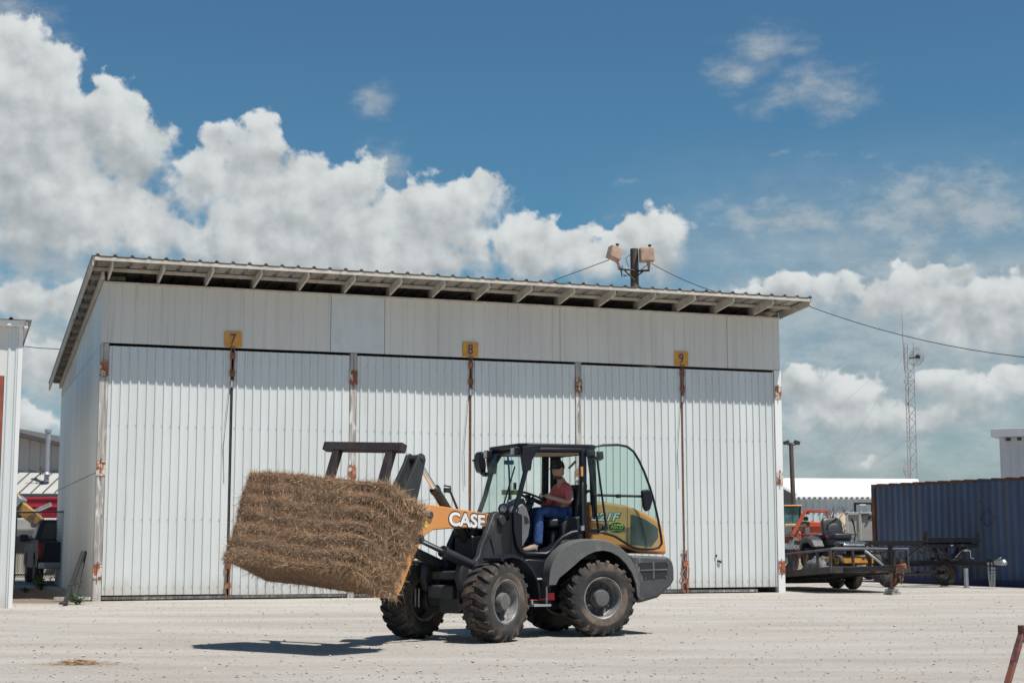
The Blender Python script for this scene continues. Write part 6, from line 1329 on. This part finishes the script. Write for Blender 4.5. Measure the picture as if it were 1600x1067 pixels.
m = MB(); p0 = q2(1352, 808); m.plate([(p0.x, p0.z - .05), (p0.x + .05, p0.z + .03), (p0.x + .13, p0.z + .04), (p0.x + .08, p0.z - .03), (p0.x + .03, p0.z - .08)], -.012, .052); m.span((q2(1344, 803).x, -.01, q2(1344, 804.5).z), (q2(1355, 803).x, .01, q2(1344, 802.5).z)); m.build('badge', 'black_ink', SDm)
for x in (a.x + .3, b.x - .2):
    m = MB(); m.lathe([(.15, -.15), (.32, -.15), (.36, 0), (.32, .15), (.15, .15)], (x, .5, .36), (0, 1, 0), 18, close=True); m.build('wheel', 'rubber', SDm, smooth=40)
# sand heap
MT['sand'] = mat('pale sand', (.50, .41, .28), .95, 0, .12, 6, bump=.02, bs=12)
sc_ = Vector((at(1326, 842, 62).x, 62, 0)); m = MB(); NR, NT = 14, 40; vs = []
for i in range(NR + 1):
    for j in range(NT):
        r_ = i / NR; t = 2 * math.pi * j / NT; k = 1 + .12 * mnoise.noise(Vector((math.cos(t) * 2, math.sin(t) * 2, .3))); hgt = 2.6 * (1 - r_) ** .9 if r_ > .1 else 2.6 * .91; vs.append((r_ * 2.6 * k * math.cos(t), r_ * 2.6 * k * math.sin(t), min(hgt, 2.36) + .06 * mnoise.noise(Vector((r_ * 6 * math.cos(t), r_ * 6 * math.sin(t), 4)))))
m.add(vs, [(i * NT + j, i * NT + (j + 1) % NT, (i + 1) * NT + (j + 1) % NT, (i + 1) * NT + j) for i in range(NR) for j in range(NT)]); o = m.build('sand_heap', 'sand', smooth=80); o.location = sc_; tag(o, 'pale heap of sand left of the off white bin', 'sand heap')
# bare shrubs
MT['twig'] = mat('bare grey twigs', (.075, .055, .04), .9, 0, .3, 8)
def bare_tree(loc, h, spread, label, n0=7, depth=4, r0=.03):
    t = thing('bare_shrub', label, 'shrub', loc); m = MB()
    def grow(p, d, L, r, k):
        q = p + d * L * .5 + Vector((random.gauss(0, .03), random.gauss(0, .03), 0)) * L; e = p + d * L; m.tube([p, q, e], [r, r * .85, r * .7], 4)
        if k == 0: return
        for _ in range(random.choice((2, 3))):
            nd = (d + Vector((random.gauss(0, spread), random.gauss(0, spread), random.gauss(.10, spread * .6)))).normalized(); grow(p.lerp(e, random.uniform(.55, 1)), nd, L * random.uniform(.55, .8), r * .65, k - 1)
    for _ in range(n0): grow(Vector((random.gauss(0, .08), random.gauss(0, .08), 0)), Vector((random.gauss(0, .3), random.gauss(0, .3), 1)).normalized(), h * random.uniform(.28, .42), r0, depth)
    m.build('branches', 'twig', t, recalc=False); return t
b_ = at(1297, 842, 58); hbz = at(1297, 777, 58).z; bare_tree((b_.x, 58, 0), hbz * 1.05, .45, 'leafless grey shrub in front of the pale warehouse wall', 14, 4, .034)
for (px, py, nm) in ((1446, 744, 'faint leafless treetop just right of the radio mast base'), (1457, 747, 'smaller faint leafless treetop above the blue container, right of the mast')):
    p = at(px, py, 105); bare_tree((p.x, 105, 0), p.z * 1.05, .42, nm, 6, 4, .05)
# ------------------------------------------------------------------ A-frame trestle, near right edge
SH_ = thing('saw_horse', 'rusty red and black A-frame trestle at the lower right edge', 'trestle', (4.22, 13.0, 0), R(20))
MT['trestle'] = mat('rusty painted trestle steel', (.10, .065, .055), .7, .1, .4, 9, dirt=(.24, .09, .06), dlo=.48, dhi=.6, ds=7, bump=.003, bs=30); MT['trestle_red'] = mat('chipped red paint', (.38, .045, .035), .6, 0, .2, 9, dirt=(.10, .06, .05), dlo=.47, dhi=.53, ds=9)
zz = .555
m = MB(); m.bar((-.02, 0, zz), (1.0, 0, zz), .08, .08); m.build('top_beam', 'trestle', SH_, .006)
for x in (.0, .9):
    for s in (-1, 1):
        a = Vector((x, 0, zz)); b = Vector((x - .21 * 1, s * .3, 0)) if False else Vector((x + s * .27 , s * .06, 0)); m = MB(); m.bar(a, b, .055, .03); lg = m.build('leg', 'trestle', SH_, .004)
        m = MB(); m.bar(a.lerp(b, .20), a.lerp(b, .46), .058, .033); m.build('paint_band', 'trestle_red', lg, .004)
